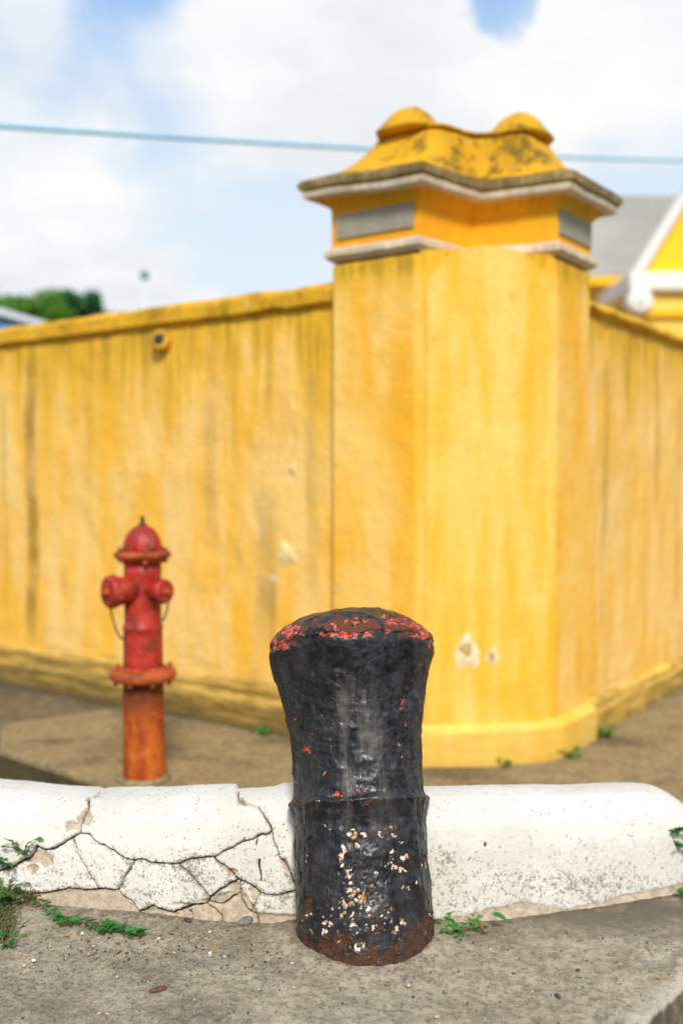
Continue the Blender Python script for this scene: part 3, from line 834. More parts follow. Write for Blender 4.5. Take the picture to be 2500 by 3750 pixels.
gone = np.maximum(np.maximum(white, rust * .9), red * .9)
big = (fbm(fl * 5 + 2, 2) * .005).reshape(BRW, BCL)
fade = sm(ta[-1] - ta, .0, .02)[:, None]
ring = .0060 * np.exp(-((sS[:, None] - ss[9] - .012 + .004 * j3_) / .0085) ** 2) * (1 + .6 * j3_)
D = (big + ring - cracks_v + lump + runs + lip - .0022 * sm(gone, .45, .55)) * fade
P = P + Nn * D[:, :, None]
sheen_dusty = np.exp(-((th[None, :] - 1.515 * np.pi) / .34) ** 2) * sm(S2, .20, .40) * sm(-S2, -ss[18], -ss[18] + .1) + .15 * sm(j3_, .1, .4) * sm(-S2, -ss[20], -ss[18])  # front band is sky sheen painted as pale colour; noise patches are dust
boll = empty('bollard', (BX, BY, SZ), label='black iron cannon bollard with flaking paint and rusty foot, in front of the kerb', cat='bollard')
rowlab = np.zeros(BRW - 1, int); rowlab[(sS[:-1] > ss[6]) & (sS[:-1] < ss[11])] = 1; rowlab[sS[:-1] > ss[21] + .006] = 2
Pl = P - Pn
names = ['barrel', 'collar_ring', 'domed_cap']
for q in range(3):
    fmk = np.repeat((rowlab == q)[:, None], BCL, 1)
    grid_mesh(Pl, names[q], m_cannon, boll, {'rust': rust, 'red': red, 'white': white, 'crack': np.clip(cracks_v / .003, 0, 1), 'sheen_dusty': sheen_dusty}, fmk, True)

# ------------------------------------------------------------------ pier (local frame: x along the right-hand wall, y along the left-hand wall, origin in the notch)
pier = empty('gate_pier', (WN[0], WN[1], 0), RZ, label='tall yellow plastered corner pier with white cornice and two domes', cat='pier')
X0, X1, Y0_, Y1 = -.46, .418, -.46, .476


def outline(off, notch=None):
    n = off if notch is None else notch
    return [(X0 - off, Y1 + off), (X0 - off, 0 - n * .8), (-.065 - n * .85, -.065 - n * .85), (0 - n * .8, Y0_ - off), (X1 + off, Y0_ - off), (X1 + off, Y1 + off)]


def sink(x, y):
    return .034 * min(1, math.hypot(x - X0, y - Y1) / .42) * (1 - .45 * math.exp(-((x - X1) ** 2 + (y - Y0_) ** 2) / .06))


def loft(name, levels, mat, parent, bevel=0, smooth=False, sub=1, wobble=0, pts_fn=outline):
    """levels: (z, offset[, notch offset]); faces between levels and caps"""
    rings = []
    for lv in levels:
        o = pts_fn(*lv[1:]); r_ = []
        for i in range(len(o)):
            a, b = Vector(o[i]), Vector(o[(i + 1) % len(o)])
            for s in range(sub): r_.append(a.lerp(b, s / sub))
        rings.append([(p.x, p.y, lv[0]) for p in r_])
    n = len(rings[0]); vs = [p for r_ in rings for p in r_]
    vs = [(x, y, z - (sink(x, y) if z > 2.55 else 0)) for x, y, z in vs]
    if wobble:
        arr = np.array(vs); d_ = np.stack([fbm(arr * 9 + 3 * i, 3) for i in range(3)], 1) * wobble; vs = [tuple(q) for q in arr + d_]
    fs = [(i * n + j, i * n + (j + 1) % n, (i + 1) * n + (j + 1) % n, (i + 1) * n + j) for i in range(len(rings) - 1) for j in range(n)]
    fs += [tuple(range(n))[::-1], tuple(range((len(rings) - 1) * n, len(rings) * n))]
    return mesh(name, vs, fs, mat, parent, smooth, bevel, 3)


loft('shaft', [(-.1, 0), (2.31, 0)], m_shaft, pier, .02)
# string course
loft('string_course', [(2.316, .002), (2.324, .010), (2.338, .028), (2.366, .026), (2.380, .006)], m_white_trim, pier, .004, sub=10, wobble=.006)
loft('frieze', [(2.378, .0), (2.56, .0), (2.585, .018), (2.605, .045), (2.617, .075)], m_frieze, pier, .005)
loft('cornice', [(2.610, .075), (2.620, .094), (2.646, .100), (2.650, .09)], m_white_trim, pier, .003, sub=10, wobble=.004)
loft('cornice_lip', [(2.648, .086), (2.660, .110), (2.688, .120), (2.700, .10)], m_dirty_trim, pier, .004, sub=12, wobble=.006)


def roof_ring(off, notch, soft_):
    o = outline(off, notch); r_ = []
    for i in range(6):
        a, b = Vector(o[i]), Vector(o[(i + 1) % 6])
        for q in range(14): r_.append(a.lerp(b, q / 14))
    base_ = np.array([tuple(p) for p in r_]); p = base_.copy()
    for _ in range(14): p = (np.roll(p, 1, 0) + np.roll(p, -1, 0) + p * 2) / 4
    p = base_ * (1 - soft_) + p * soft_
    return [tuple(q) for q in p]


lv = []
for i in range(17):
    t = i / 16
    lv.append((2.700 + (2.938 - 2.700) * (t ** 1.9), .110 - t * .250, .110 - t * .100, t ** .7))
loft('roof', lv, m_roof_y, pier, .0, True, wobble=.006, pts_fn=roof_ring)
loft('roof_ledge', [(2.930, -.15, .0, 1.), (2.936, -.122, .026, 1.), (2.948, -.120, .028, 1.), (2.965, -.17, -.02, 1.)], m_roof_y, pier, .0, True, wobble=.004, pts_fn=roof_ring)
for cx_, cy_, rr_ in [(-.251, .165, .142), (.111, -.221, .142)]:
    prof_ = [(rr_ - .01, -.02), (rr_ + .006, -.006), (rr_ + .002, .004), (rr_ * .90, .022), (rr_ * .80, .042), (rr_ * .68, .066), (rr_ * .53, .088), (rr_ * .36, .104), (rr_ * .18, .113), (.004, .115)]
    sq = []
    mb = MB(); seg = 40
    for r_, z_ in prof_:
        for j in range(seg):
            a = 2 * math.pi * j / seg; c_, s_ = math.cos(a), math.sin(a)
            kx = (abs(c_) ** 3.2 + abs(s_) ** 3.2) ** (-1 / 3.2)
            blend = max(0, min(1, r_ / rr_)); kk = 1 + (kx - 1) * blend
            mb.v.append((cx_ + r_ * kk * c_, cy_ + r_ * kk * s_, 2.920 + z_))
    mb.f = [(i * seg + j, i * seg + (j + 1) % seg, (i + 1) * seg + (j + 1) % seg, (i + 1) * seg + j) for i in range(len(prof_) - 1) for j in range(seg)] + [tuple(range(seg))[::-1], tuple((len(prof_) - 1) * seg + j for j in range(seg))]
    mb.build('dome', m_roof_y, pier, True)
# slate plaques sunk in the frieze
mb = MB().box(X0 - .010, .02, 2.418, X0 + .02, Y1 - .035, 2.532); mb.build('plaque', m_plaque, pier, bevel=.004)
mb = MB().box(.02, Y0_ - .010, 2.418, X1 - .015, Y0_ + .02, 2.532); mb.build('plaque', m_plaque, pier, bevel=.004)


# shallow rounded filling of the notch, with an arched raised panel
def bow(a, r_):
    """radius of the bowed front at angle a: between the chord of the notch and a quarter circle"""
    ch = r_ * math.cos(math.pi / 4) / max(.2, math.cos(a - math.radians(225)))
    return ch + (r_ - ch) * .34


def drum(name, r_, ztop, mat, z0=-.1, nseg=48, a0=180., a1=270.):
    vs, fs = [], []; nz_ = 24
    for j in range(nseg + 1):
        f = j / nseg; a = math.radians(a0 + (a1 - a0) * f); zt = ztop(f); q = bow(a, r_)
        for i in range(nz_ + 1): vs.append((q * math.cos(a), q * math.sin(a), z0 + (zt - z0) * i / nz_))
        vs.append(((q - .05) * math.cos(a), (q - .05) * math.sin(a), zt + .006))
        vs.append((-.02, -.02, zt + .006))
    st = nz_ + 3
    for j in range(nseg):
        for i in range(st - 1): fs.append((j * st + i, (j + 1) * st + i, (j + 1) * st + i + 1, j * st + i + 1))
    fs.append(tuple(range(st)))
    fs.append(tuple(nseg * st + i for i in range(st))[::-1])
    return mesh(name, vs, fs, mat, pier, False)


drum('rounded_corner', .447, lambda f: 2.318, m_shaft)
drum('arched_panel', .464, lambda f: 2.13 + .205 * math.sqrt(max(0, 1 - abs(2 * f - 1) ** 2.2)), m_panel, a0=184.5, a1=265.5)
# plinth
pts = [(X0 - .045, Y1 + .02)] + [(X0 - .045, .02)]
for j in range(19):
    a = math.radians(180 + 80 * j / 18); q = bow(a, .508); pts.append((q * math.cos(a), q * math.sin(a)))
pts += [(-.035, Y0_ - .012), (.012, Y0_ - .034), (.06, Y0_ - .044), (.12, Y0_ - .046), (X1 + .02, Y0_ - .045), (X1 + .02, 0), (0, 0), (0, Y1 + .02)]
n = len(pts)
cen = Vector((.0, .0))
vs = [(x, y, -.1) for x, y in pts] + [(x, y, .155) for x, y in pts] + [(x * .93 + (.0), y * .93, .185) for x, y in pts]
fs = [(i, (i + 1) % n, n + (i + 1) % n, n + i) for i in range(n)] + [(n + i, n + (i + 1) % n, 2 * n + (i + 1) % n, 2 * n + i) for i in range(n)] + [tuple(range(2 * n, 3 * n))]
mesh('plinth', vs, fs, m_plinth, pier, False, .008, 2)

# chipped plaster patches low on the panel (hollows in the render with lighter rim)
m_chip = flat('bare_render', (.80, .62, .36), .9, .2, .12, 25); m_chipd = flat('bare_render_core', (.48, .33, .13), .9, .2, .3, 25); m_chipw = flat('worn_render', (.84, .62, .25), .9, .2, .15, 14)


def patch(parent, cx_, cy_, cz_, nx, ny, w, h, mat, name='render_patch', seed=1):
    rs = random.Random(seed); nrm = Vector((nx, ny, 0)).normalized(); tan = Vector((-nrm.y, nrm.x, 0)); vs = []; N_ = 22
    c = Vector((cx_, cy_, cz_))
    for ring, dep in ((1.0, -.004), (.8, .0022), (.0, .0030)):
        for j in range(N_ if ring else 1):
            a = 2 * math.pi * j / N_; q = 1 + .18 * math.sin(3 * a + seed) + .10 * math.sin(5 * a + 2 * seed)
            vs.append(c + tan * (w * ring * q * math.cos(a)) + Vector((0, 0, h * ring * q * math.sin(a))) + nrm * dep)
    fs = [(j, (j + 1) % N_, N_ + (j + 1) % N_, N_ + j) for j in range(N_)] + [(N_ + j, N_ + (j + 1) % N_, 2 * N_) for j in range(N_)]
    return mesh(name, vs, fs, mat, parent, True)


def on_drum(px_, py_, w, h, mat, seed, rr_=.464):
    # find the drum angle whose picture column fits
    dl = rr_ - .464
    pos = lambda q: (((bow(math.radians(q / 10), .464) + dl) * math.cos(math.radians(q / 10))), ((bow(math.radians(q / 10), .464) + dl) * math.sin(math.radians(q / 10))))
    best = min(range(1800, 2700), key=lambda q: abs(project(*loc2w(*pos(q), 1.))[0] - px_))
    lx_, ly_ = pos(best); w3 = loc2w(lx_, ly_, 1.)
    z_ = at_depth(px_, py_, w3.y)[2]
    p2 = pos(best + 5); p0 = pos(best - 5)
    return patch(pier, lx_, ly_, z_, (p2[1] - p0[1]), -(p2[0] - p0[0]), w, h, mat, seed=seed)


on_drum(1712, 2392, .060, .085, m_chip, 3); on_drum(1708, 2376, .034, .036, m_chipd, 5, .4665)
on_drum(1806, 2405, .036, .040, m_chip, 4); on_drum(1803, 2400, .020, .022, m_chipd, 6, .4665)


# ------------------------------------------------------------------ boundary walls
def wall(name, origin, along, length, side, body, plinth_m, cap_m, z_body, z_cap, capo, label, seed):
    """side view: profile swept along `along` ('y' or 'x' of the pier frame)"""
    w = empty(name, loc2w(*origin, 0), RZ, label=label, cat='wall')

    def sweep(nm, prof_, mat, nseg, wob_, smooth=False):
        vs = []; L = length; m_ = len(prof_)
        for i in range(nseg + 1):
            s = L * (i / nseg) ** 1.5
            for p, z_ in prof_:
                vs.append((p, s, z_) if along == 'y' else (s, p, z_))
        arr = np.array(vs); d_ = np.stack([fbm(arr * 5 + 7 * c + seed, 3) for c in range(3)], 1) * wob_; d_[:, 1 if along == 'y' else 0] = 0
        vs = [tuple(q) for q in arr + d_]
        fs = [(i * m_ + j, i * m_ + (j + 1) % m_, (i + 1) * m_ + (j + 1) % m_, (i + 1) * m_ + j) for i in range(nseg) for j in range(m_)]
        fs += [tuple(range(m_))[::-1], tuple(nseg * m_ + j for j in range(m_))]
        return mesh(nm, vs, fs, mat, w, smooth)
    zs = [-.1] + [z_body * i / 16 for i in range(1, 17)]
    sweep('wall_face', [(0, z_) for z_ in zs] + [(.30, z_body), (.30, -.1)], body, 90, .006)
    sweep('plinth', [(-.045, -.1), (-.045, .06), (-.05, .12), (-.038, .165), (.01, .185), (.32, .185), (.32, -.1)], plinth_m, 90, .008)
    sweep('coping', [(-.008, z_body - .01), (-capo, z_body + .012), (-capo, z_cap - .035), (-capo * .4, z_cap - .008), (.08, z_cap + .012), (.22, z_cap + .012), (.30 + capo, z_cap - .03), (.30 + capo, z_body + .012), (.308, z_body - .01)], cap_m, 110, .010)
    if side: # extra worn ledges at the foot
        sweep('plinth_ledge', [(-.012, .18), (-.022, .205), (-.020, .232), (-.006, .245), (.02, .245), (.02, .18)], plinth_m, 60, .010)
    return w


wl = wall('boundary_wall', (X0 + .075, Y1 - .02), 'y', 11, True, m_wall_left, m_plinth_l, m_coping, 2.135, 2.245, .035, 'long yellow boundary wall with dark runs, behind the red hydrant', 2)
wr = wall('boundary_wall', (X1 - .02, Y0_ + .022), 'x', 11, False, m_wall_right, m_plinth_r, m_coping, 2.125, 2.185, .04, 'short receding yellow boundary wall right of the corner pier', 9)


def wall_s(px_):
    """distance along the left wall (its local y) seen in picture column px_"""
    lo, hi = 0., 10.
    o_ = loc2w(X0 + .075, Y1 - .02)
    for _ in range(40):
        md = (lo + hi) / 2; q = o_ + Vv * md
        if project(q.x, q.y, 1.)[0] > px_: lo = md
        else: hi = md
    return lo, o_ + Vv * lo


# drain spout in the left wall
s_, q = wall_s(604); zz = at_depth(600, 1252, q.y)[2]
dp = MB(); Mx = Matrix.Translation((0, s_, zz)) @ Matrix.Rotation(math.radians(-82), 4, 'Y') @ Matrix.Rotation(.3, 4, 'X')
dp.lathe([(.060, -.08), (.060, .035), (.054, .052), (.028, .054), (.022, .045), (.020, -.06)], 24, Mx)
dp.build('drain_spout', m_coping, wl, True, 0)
dk = MB().lathe([(.030, .050), (.030, .0565), (.001, .0565)], 16, Mx); dk.build('drain_bore_shade', m_dark, wl)  # dark disc over the mouth, painting the shade inside the bore
# cracked render patches on the left wall
for px_, py_, w, h, sd in [(1050, 2030, .062, .060, 2), (1072, 1715, .018, .030, 5)]:
    s_, q = wall_s(px_); patch(wl, -.004, s_, at_depth(px_, py_, q.y)[2], -1, 0, w, h, m_chipw, 'render_patch', sd)

# ------------------------------------------------------------------ fire hydrant
hx, hy = unproject(528, 2852, 0)
hyd = empty('fire_hydrant', (hx, hy, 0), math.radians(18), label='red fire hydrant on a rusty orange standpipe before the yellow wall', cat='hydrant')
kx = hy * 1.012 / FPX       # metres per photo pixel here
zof = lambda py_: at_depth(520, py_, hy)[2]
R = lambda w: w / 2 * kx
pp = [(R(150), -.02), (R(152), .03), (R(148), zof(2700)), (R(146), zof(2500)), (R(146), zof(2470))]
MB().lathe(pp, 40).build('standpipe', m_pipe, hyd, True)
z0 = zof(2486); z1 = zof(2446)
MB().lathe([(R(150), z0 - .006), (R(228), z0), (R(238), z0 + .012), (R(240), z0 + (z1 - z0) * .5), (R(232), z1 - .006), (R(170), z1 + .004), (R(146), z1 + .010)], 48).build('flange', m_rustband, hyd, False, .003)
for i in range(8):
    a = 2 * math.pi * i / 8 + .2; c_ = R(205)
    MB().lathe([(.006, z0 - .018), (.010, z0 - .014), (.010, z1 + .010), (.006, z1 + .015)], 6, Matrix.Translation((c_ * math.cos(a), c_ * math.sin(a), 0))).build('bolt', m_rustband, hyd)
bz = [(R(146), z1), (R(143), z1 + .02), (R(141), zof(2330)), (R(139), zof(2305)), (R(146), zof(2300)), (R(146), zof(2292)), (R(134), zof(2285)), (R(132), zof(2240)), (R(134), zof(2100)), (R(134), zof(2060))]
MB().lathe(bz, 40).build('barrel', m_hyd, hyd, True)
z0 = zof(2055); z1 = zof(2022)
MB().lathe([(R(130), z0 - .012), (R(150), z0 - .004), (R(198), z0 + .018), (R(206), z0 + .026), (R(204), z1 - .002), (R(190), z1 + .004), (R(136), z1 + .006)], 48).build('bonnet_flange', m_rustband, hyd, False, .003)
for i in range(6):
    a = 2 * math.pi * i / 6 + .5; c_ = R(178)
    MB().lathe([(.009, z0 - .004), (.009, z1 + .016), (.005, z1 + .02)], 6, Matrix.Translation((c_ * math.cos(a), c_ * math.sin(a), 0))).build('bolt', m_rustband, hyd)
zt = zof(1925)
dome = [(R(132), z1)] + [(R(130) * math.cos(a) + .002, z1 + .012 + (zt - z1 - .012) * math.sin(a)) for a in [i / 12 * math.pi / 2 for i in range(12)]] + [(R(24), zt), (R(24), zt + .006), (.001, zt + .006)]
MB().lathe(dome, 40).build('bonnet', m_hyd, hyd, True)
for i in range(6):
    a = math.pi * 2 * i / 6; pts = []
    for j in range(9):
        b = j / 8 * math.pi / 2 * .93; pts.append(((R(131) * math.cos(b)) * math.cos(a), (R(131) * math.cos(b)) * math.sin(a), z1 + .012 + (zt - z1 - .012) * math.sin(b)))
    MB().tube(pts, .006, 6).build('bonnet_rib', m_hyd, hyd, True)
MB().lathe([(R(34), zt - .004), (R(30), zt + .008), (R(17), zt + .012), (R(15), zof(1893)), (R(8), zof(1889))], 5).build('operating_nut', m_dark, hyd)
# outlets: a large pumper nozzle to the front left, two hose nozzles at the sides
zn = zof(2158)


def nozzle(ang, r0, reach, zc, big):
    M_ = Matrix.Rotation(math.radians(ang), 4, 'Z') @ Matrix.Translation((0, 0, zc)) @ Matrix.Rotation(math.radians(90), 4, 'Y')
    MB().lathe([(r0 * .98, .02), (r0 * .98, reach * .62), (r0 * .98, reach * .66), (r0 * .98, reach * .72)], 28, M_).build('nozzle', m_hyd, hyd, True)
    cp = MB().lathe([(r0 * .99, reach * .72), (r0 * 1.1, reach * .73), (r0 * 1.12, reach * .92), (r0 * 1.02, reach * .97), (r0 * .80, reach * .985), (r0 * .76, reach * .96), (r0 * .45, reach * .97), (.001, reach * .97)], 28, M_).build('nozzle_cap', m_hyd, hyd, False, .003)
    for q in range(10):
        a = 2 * math.pi * q / 10
        MB().tube([M_ @ Vector((r0 * 1.11 * math.cos(a), r0 * 1.11 * math.sin(a), reach * .75)), M_ @ Vector((r0 * 1.11 * math.cos(a), r0 * 1.11 * math.sin(a), reach * .92))], r0 * .06, 5).build('cap_lug', m_hyd, cp)
    MB().lathe([(r0 * .34, reach * .96), (r0 * .30, reach * 1.10), (r0 * .16, reach * 1.12)], 5, M_).build('cap_nut', m_rustband, cp)
    return M_


hz_ = math.degrees(18 * math.pi / 180)
# picture angles: 180+ = left, 270 = to the camera; hydrant frame is turned by 18 degrees
nozzle(221 - 18, R(104), .172, zn, True)
nozzle(-38 - 18, R(78), .150, zn, False)
nozzle(92 - 18, R(70), .125, zn, False)


def chain(p0, p1, sag, n_, nm='chain'):
    p0, p1 = Vector(p0), Vector(p1); ch = empty(nm, (0, 0, 0)); ch.parent = hyd
    mb = MB()
    for i in range(n_):
        t = (i + .5) / n_; p = p0.lerp(p1, t); p.z -= sag * 4 * t * (1 - t)
        t2 = (i + .6) / n_; q_ = p0.lerp(p1, t2); q_.z -= sag * 4 * t2 * (1 - t2); tg = (q_ - p).normalized(); s1 = tg.orthogonal().normalized(); s2 = tg.cross(s1)
        if i % 2: s1 = s2
        ring = [p + tg * (.0085 * math.cos(a)) + s1 * (.0048 * math.sin(a)) for a in [2 * math.pi * q / 10 for q in range(10)]]
        mb.tube(ring, .0026, 5, True)
    bpy.data.objects.remove(ch)
    return mb.build(nm, m_chain, hyd, True)


def at_h(px_, py_, dy=0.):
    x, y, z = at_depth(px_, py_, hy + dy); v = Matrix.Rotation(-math.radians(18), 4, 'Z') @ Vector((x - hx, y - hy, 0)); return (v.x, v.y, z)


chain(at_h(400, 2205, -.06), at_h(448, 2338, -.05), .035, 16)
chain(at_h(620, 2195, -.05), at_h(588, 2270, -.02), .03, 9)
MB().lathe([(R(158), 0.0), (R(200), .0), (R(185), .012), (R(152), .018)], 30).build('mortar_collar', m_walk, hyd, True)

# ------------------------------------------------------------------ house beyond the wall, right
HD = 13.0
house = empty('house', (4.2, HD, 0), label='yellow house with grey roof and white trimmed gable behind the right wall', cat='house')
hp = lambda px_, py_, y=HD: Vector(at_depth(px_, py_, y)) - Vector((4.2, HD, 0))
f = lambda px_, y=HD: hp(px_, 1500, y).x
g = lambda py_, y=HD: hp(2300, py_, y).z
# main range (behind)
yb = HD + 1.6
MB().box(f(1850, yb), 1.6, -.2, f(2900, yb), 6.5, g(1022, yb)).build('wall', m_hyellow, house)
ev, rg = g(1030, yb), g(735, HD + 3.9)
rx0, rx1 = f(1800, yb), f(2950, yb)
nrib = 34
rf = MB(); rf.raw([(rx0, 1.40, ev), (rx1, 1.40, ev), (rx1, 3.9, rg), (rx0, 3.9, rg), (rx0, 6.8, ev), (rx1, 6.8, ev), (rx0, 1.40, ev + .08), (rx1, 1.40, ev + .08), (rx1, 3.9, rg + .08), (rx0, 3.9, rg + .08), (rx0, 6.8, ev + .08), (rx1, 6.8, ev + .08)],
                  [(0, 3, 2, 1), (3, 4, 5, 2), (6, 7, 8, 9), (9, 8, 11, 10), (0, 1, 7, 6), (4, 10, 11, 5), (0, 6, 9, 3), (3, 9, 10, 4), (1, 2, 8, 7), (2, 5, 11, 8)])
roof_o = rf.build('roof', m_roof, house)
for i in range(nrib):
    x = rx0 + (rx1 - rx0) * i / (nrib - 1)
    MB().tube([(x, 1.41, ev + .085), (x, 3.88, rg + .085)], .018, 5).build('roof_seam', m_roof, roof_o)
MB().box(rx0, 1.36, ev - .10, rx1, 1.46, ev + .02).build('eaves_shade_strip', m_hdeep, house)  # ochre strip that paints the shade under the eaves
# front gabled wing
zb, zt_ = g(1070), g(1001)
xl = f(2380); apx = f(2309) + 2.05
apz = g(1001) + 2.05 / .61
MB().box(xl, 0, -.2, apx * 2 - xl, 1.58, zb).build('wing_wall', m_hyellow, house)
gl = f(2335); wi = apx - gl
MB().raw([(gl, .02, zt_), (2 * apx - gl, .02, zt_), (apx, .02, zt_ + wi / .61), (gl, .11, zt_), (2 * apx - gl, .11, zt_), (apx, .11, zt_ + wi / .61)], [(0, 1, 2), (3, 5, 4), (0, 2, 5, 3), (1, 4, 5, 2), (0, 3, 4, 1)]).build('gable_wall', flat('gable_yellow', (.86, .56, .02), .8, .3, .06, .8), house)
MB().box(f(2290), -.12, zt_, 2 * apx - f(2290), 1.59, zb).build('gable_cornice', m_hwhite, house, bevel=.03)
for sgn in (1, -1):
    xo, xi = f(2309) - .02, f(2345)
    p = [(xo, zt_ + .003), (xi, zt_ + .003), (apx, zt_ + (apx - xi) / .61), (apx, zt_ + (apx - xo) / .61)]
    if sgn < 0: p = [(2 * apx - x, z) for x, z in p]
    MB().raw([(x, -.10, z) for x, z in p] + [(x, .12, z) for x, z in p], [(0, 1, 2, 3), (4, 7, 6, 5), (0, 4, 5, 1), (1, 5, 6, 2), (2, 6, 7, 3), (3, 7, 4, 0)]).build('rake_moulding', m_hwhite, house, bevel=.02)
MB().raw([(gl + .1, .115, zt_ - .25), (apx, .115, zt_ + wi / .61 - .55), (2 * apx - gl - .1, .115, zt_ - .25), (gl + .1, 2.6, zt_ - .25), (apx, 2.6, zt_ + wi / .61 - .55), (2 * apx - gl - .1, 2.6, zt_ - .25)], [(0, 1, 4, 3), (1, 2, 5, 4)]).build('wing_roof', m_roof, house)
MB().box(f(2355), -.06, g(1165), 2 * apx - f(2355), .02, g(1138)).build('string_band', m_hdeep, house, bevel=.01)
# scroll at the foot of the gable, with the shuttered window beside it
sc = MB(); M_ = Matrix.Translation((f(2330), -.12, g(1106))) @ Matrix.Rotation(math.radians(90), 4, 'X')
sc.lathe([(.13, -.25), (.165, -.2), (.165, 0), (.12, .03), (.06, .03), (.05, .06), (.001, .06)], 24, M_); sc.build('gable_scroll', m_hwhite, house, False, .006)
wn = MB().box(f(2240, yb), 1.54, g(1235, yb), f(2300, yb), 1.62, g(1052, yb)).build('window', m_hwhite, house, bevel=.01)
MB().box(f(2262, yb), 1.50, g(1225, yb), f(2286, yb), 1.538, g(1066, yb)).build('shutter', m_green, wn)

# ------------------------------------------------------------------ low building, far left
BD = 24.
shed = empty('low_building', (at_depth(0, 1200, BD)[0], BD, 0), label='low pale building with shallow metal roof at far left behind the wall', cat='building')
bp = lambda px_, py_, y=BD: Vector(at_depth(px_, py_, y)) - Vector((shed.location.x, BD, 0))
zl = bp(0, 1128).z; zr = bp(190, 1185).z; xr = bp(190, 1185).x
MB().box(-6, .3, -.2, xr - .25, 5, zr - .15).build('wall', m_hwhite, shed)
MB().raw([(-7, 0, zl + 1.1), (0, 0, zl), (xr, 0, zr), (-7, 5.5, zl + 1.1), (0, 5.5, zl), (xr, 5.5, zr), (-7, 0, zl + .95), (0, 0, zl - .15), (xr, 0, zr - .12), (-7, 5.5, zl + .95), (0, 5.5, zl - .15), (xr, 5.5, zr - .12)],
         [(0, 1, 4, 3), (1, 2, 5, 4), (6, 9, 10, 7), (7, 10, 11, 8), (0, 6, 7, 1), (1, 7, 8, 2), (2, 8, 11, 5), (3, 4, 10, 9), (4, 5, 11, 10), (0, 3, 9, 6)]).build('roof', m_pale, shed)
wv = MB().box(-1.2, .22, zr - 1.4, bp(75, 1185).x, .29, zl - .32).build('window', m_blue, shed)

# ------------------------------------------------------------------ trees beyond
def tree(px_, top_py, dist, width, mat, label, seed):
    rs = np.random.RandomState(seed); X, Y, Zt = at_depth(px_, top_py, dist)
    root = empty('tree', (X, Y, -.13), label=label, cat='tree', group='trees beyond the boundary wall')
    Zt += .13; tr = MB(); tr.tube([(0, 0, 0), (.1, 0, Zt * .3), (-.05, .1, Zt * .5), (.05, 0, Zt * .8)], [.28, .22, .16, .05], 8)
    cl_ = []
    for i in range(26):
        a = rs.uniform(0, 6.28); el = rs.uniform(-.3, 1); r_ = rs.uniform(.35, 1)
        c = Vector((width * r_ * math.cos(a) * math.cos(el), width * r_ * math.sin(a) * math.cos(el), Zt - width * .95 + width * .80 * math.sin(el) * r_)); cl_.append(c)
        if i % 3 == 0: tr.tube([(0, .05, Zt * rs.uniform(.3, .5)), c * .55 + Vector((0, 0, Zt * .2)), c], [.10, .06, .02], 6)
    tr.build('trunk', m_bark, root, True)
    n_ = 5200; cen_ = np.array([tuple(c) for c in cl_])[rs.randint(0, 26, n_)]
    sp = rs.normal(size=(n_, 3)); sp /= np.linalg.norm(sp, axis=1)[:, None]; sp *= (rs.uniform(.2, 1, n_) ** .5)[:, None] * width * .38
    c = cen_ + sp * np.array([1, 1, .75]); c[:, 2] = np.minimum(c[:, 2], Zt)
    a_ = rs.normal(size=(n_, 3)); a_ /= np.linalg.norm(a_, axis=1)[:, None]; b_ = np.cross(a_, rs.normal(size=(n_, 3))); b_ /= np.linalg.norm(b_, axis=1)[:, None]
    s1 = rs.uniform(.06, .14, n_)[:, None]
    vs = np.concatenate([c + a_ * s1 * 1.5, c + b_ * s1 * .7, c - a_ * s1 * 1.5, c - b_ * s1 * .7], 1).reshape(-1, 3)
    mesh('crown', vs, [(4 * i, 4 * i + 1, 4 * i + 2, 4 * i + 3) for i in range(n_)], mat, root)


tree(-120, 1000, 34, 2.2, m_tree, 'dense green tree cut by the left edge of the photo', 1)
tree(90, 1050, 36, 1.5, m_tree, 'bright green bushy tree just above the pale roof at left', 2)
tree(265, 1045, 38, 1.0, m_tree2, 'darker blue green tree rightmost of the trees above the wall', 3)
tree(20, 1060, 40, 1.8, m_tree, 'green tree between the edge tree and the bushy tree', 4)
tree(350, 1112, 40, 1.0, m_tree2, 'low green shrubby tree top, nearest the street lamp', 5)

# street lamp far away
lx, ly, lz = at_depth(530, 1010, 40)
lamp = empty('street_lamp', (lx, ly, -.13), label='distant slim street lamp rising above the yellow wall at left', cat='street lamp')
MB().lathe([(.09, 0), (.07, 2), (.04, lz + .1)], 10).build('pole', m_pale, lamp, True)
MB().lathe([(.05, lz - .02), (.17, lz + .05), (.17, lz + .20), (.10, lz + .30), (.02, lz + .34)], 14).build('lamp_head', m_green, lamp, True)

# overhead cable
pts = []
pA, pB = Vector(at_depth(0, 462, 8)), Vector(at_depth(2500, 588, 12.5)); dd = pB - pA
for i in range(41):
    t = -1.2 + 3.4 * i / 40; p = pA + dd * t; p.z += -.04 * (1 - (2 * t - 1) ** 2) + 0; pts.append(p)
tag(MB().tube(pts, .019, 8).build('overhead_cable', m_cable, None, True), 'thin bluish overhead cable crossing the cloudy sky', 'cable')

# ------------------------------------------------------------------ plants
def leaf_mesh(name, L, W, fold, mat, tip=1.0):
    vs = []; n_ = 5
    for i in range(n_ + 1):
        t = i / n_; w = W * math.sin(math.pi * min(1, t ** .8)) * .5 * (1 if t < 1 else 0) + .0004; x = L * t; z = -fold * L * t * t
        vs += [(x, -w, z + w * .35), (x, 0, z), (x, w, z + w * .35)]
    fs = []
    for i in range(n_):
        a = i * 3; fs += [(a, a + 3, a + 4, a + 1), (a + 1, a + 4, a + 5, a + 2)]
    me = bpy.data.meshes.new(name); me.from_pydata(vs, [], fs); me.materials.append(mat); me.shade_smooth(); return me


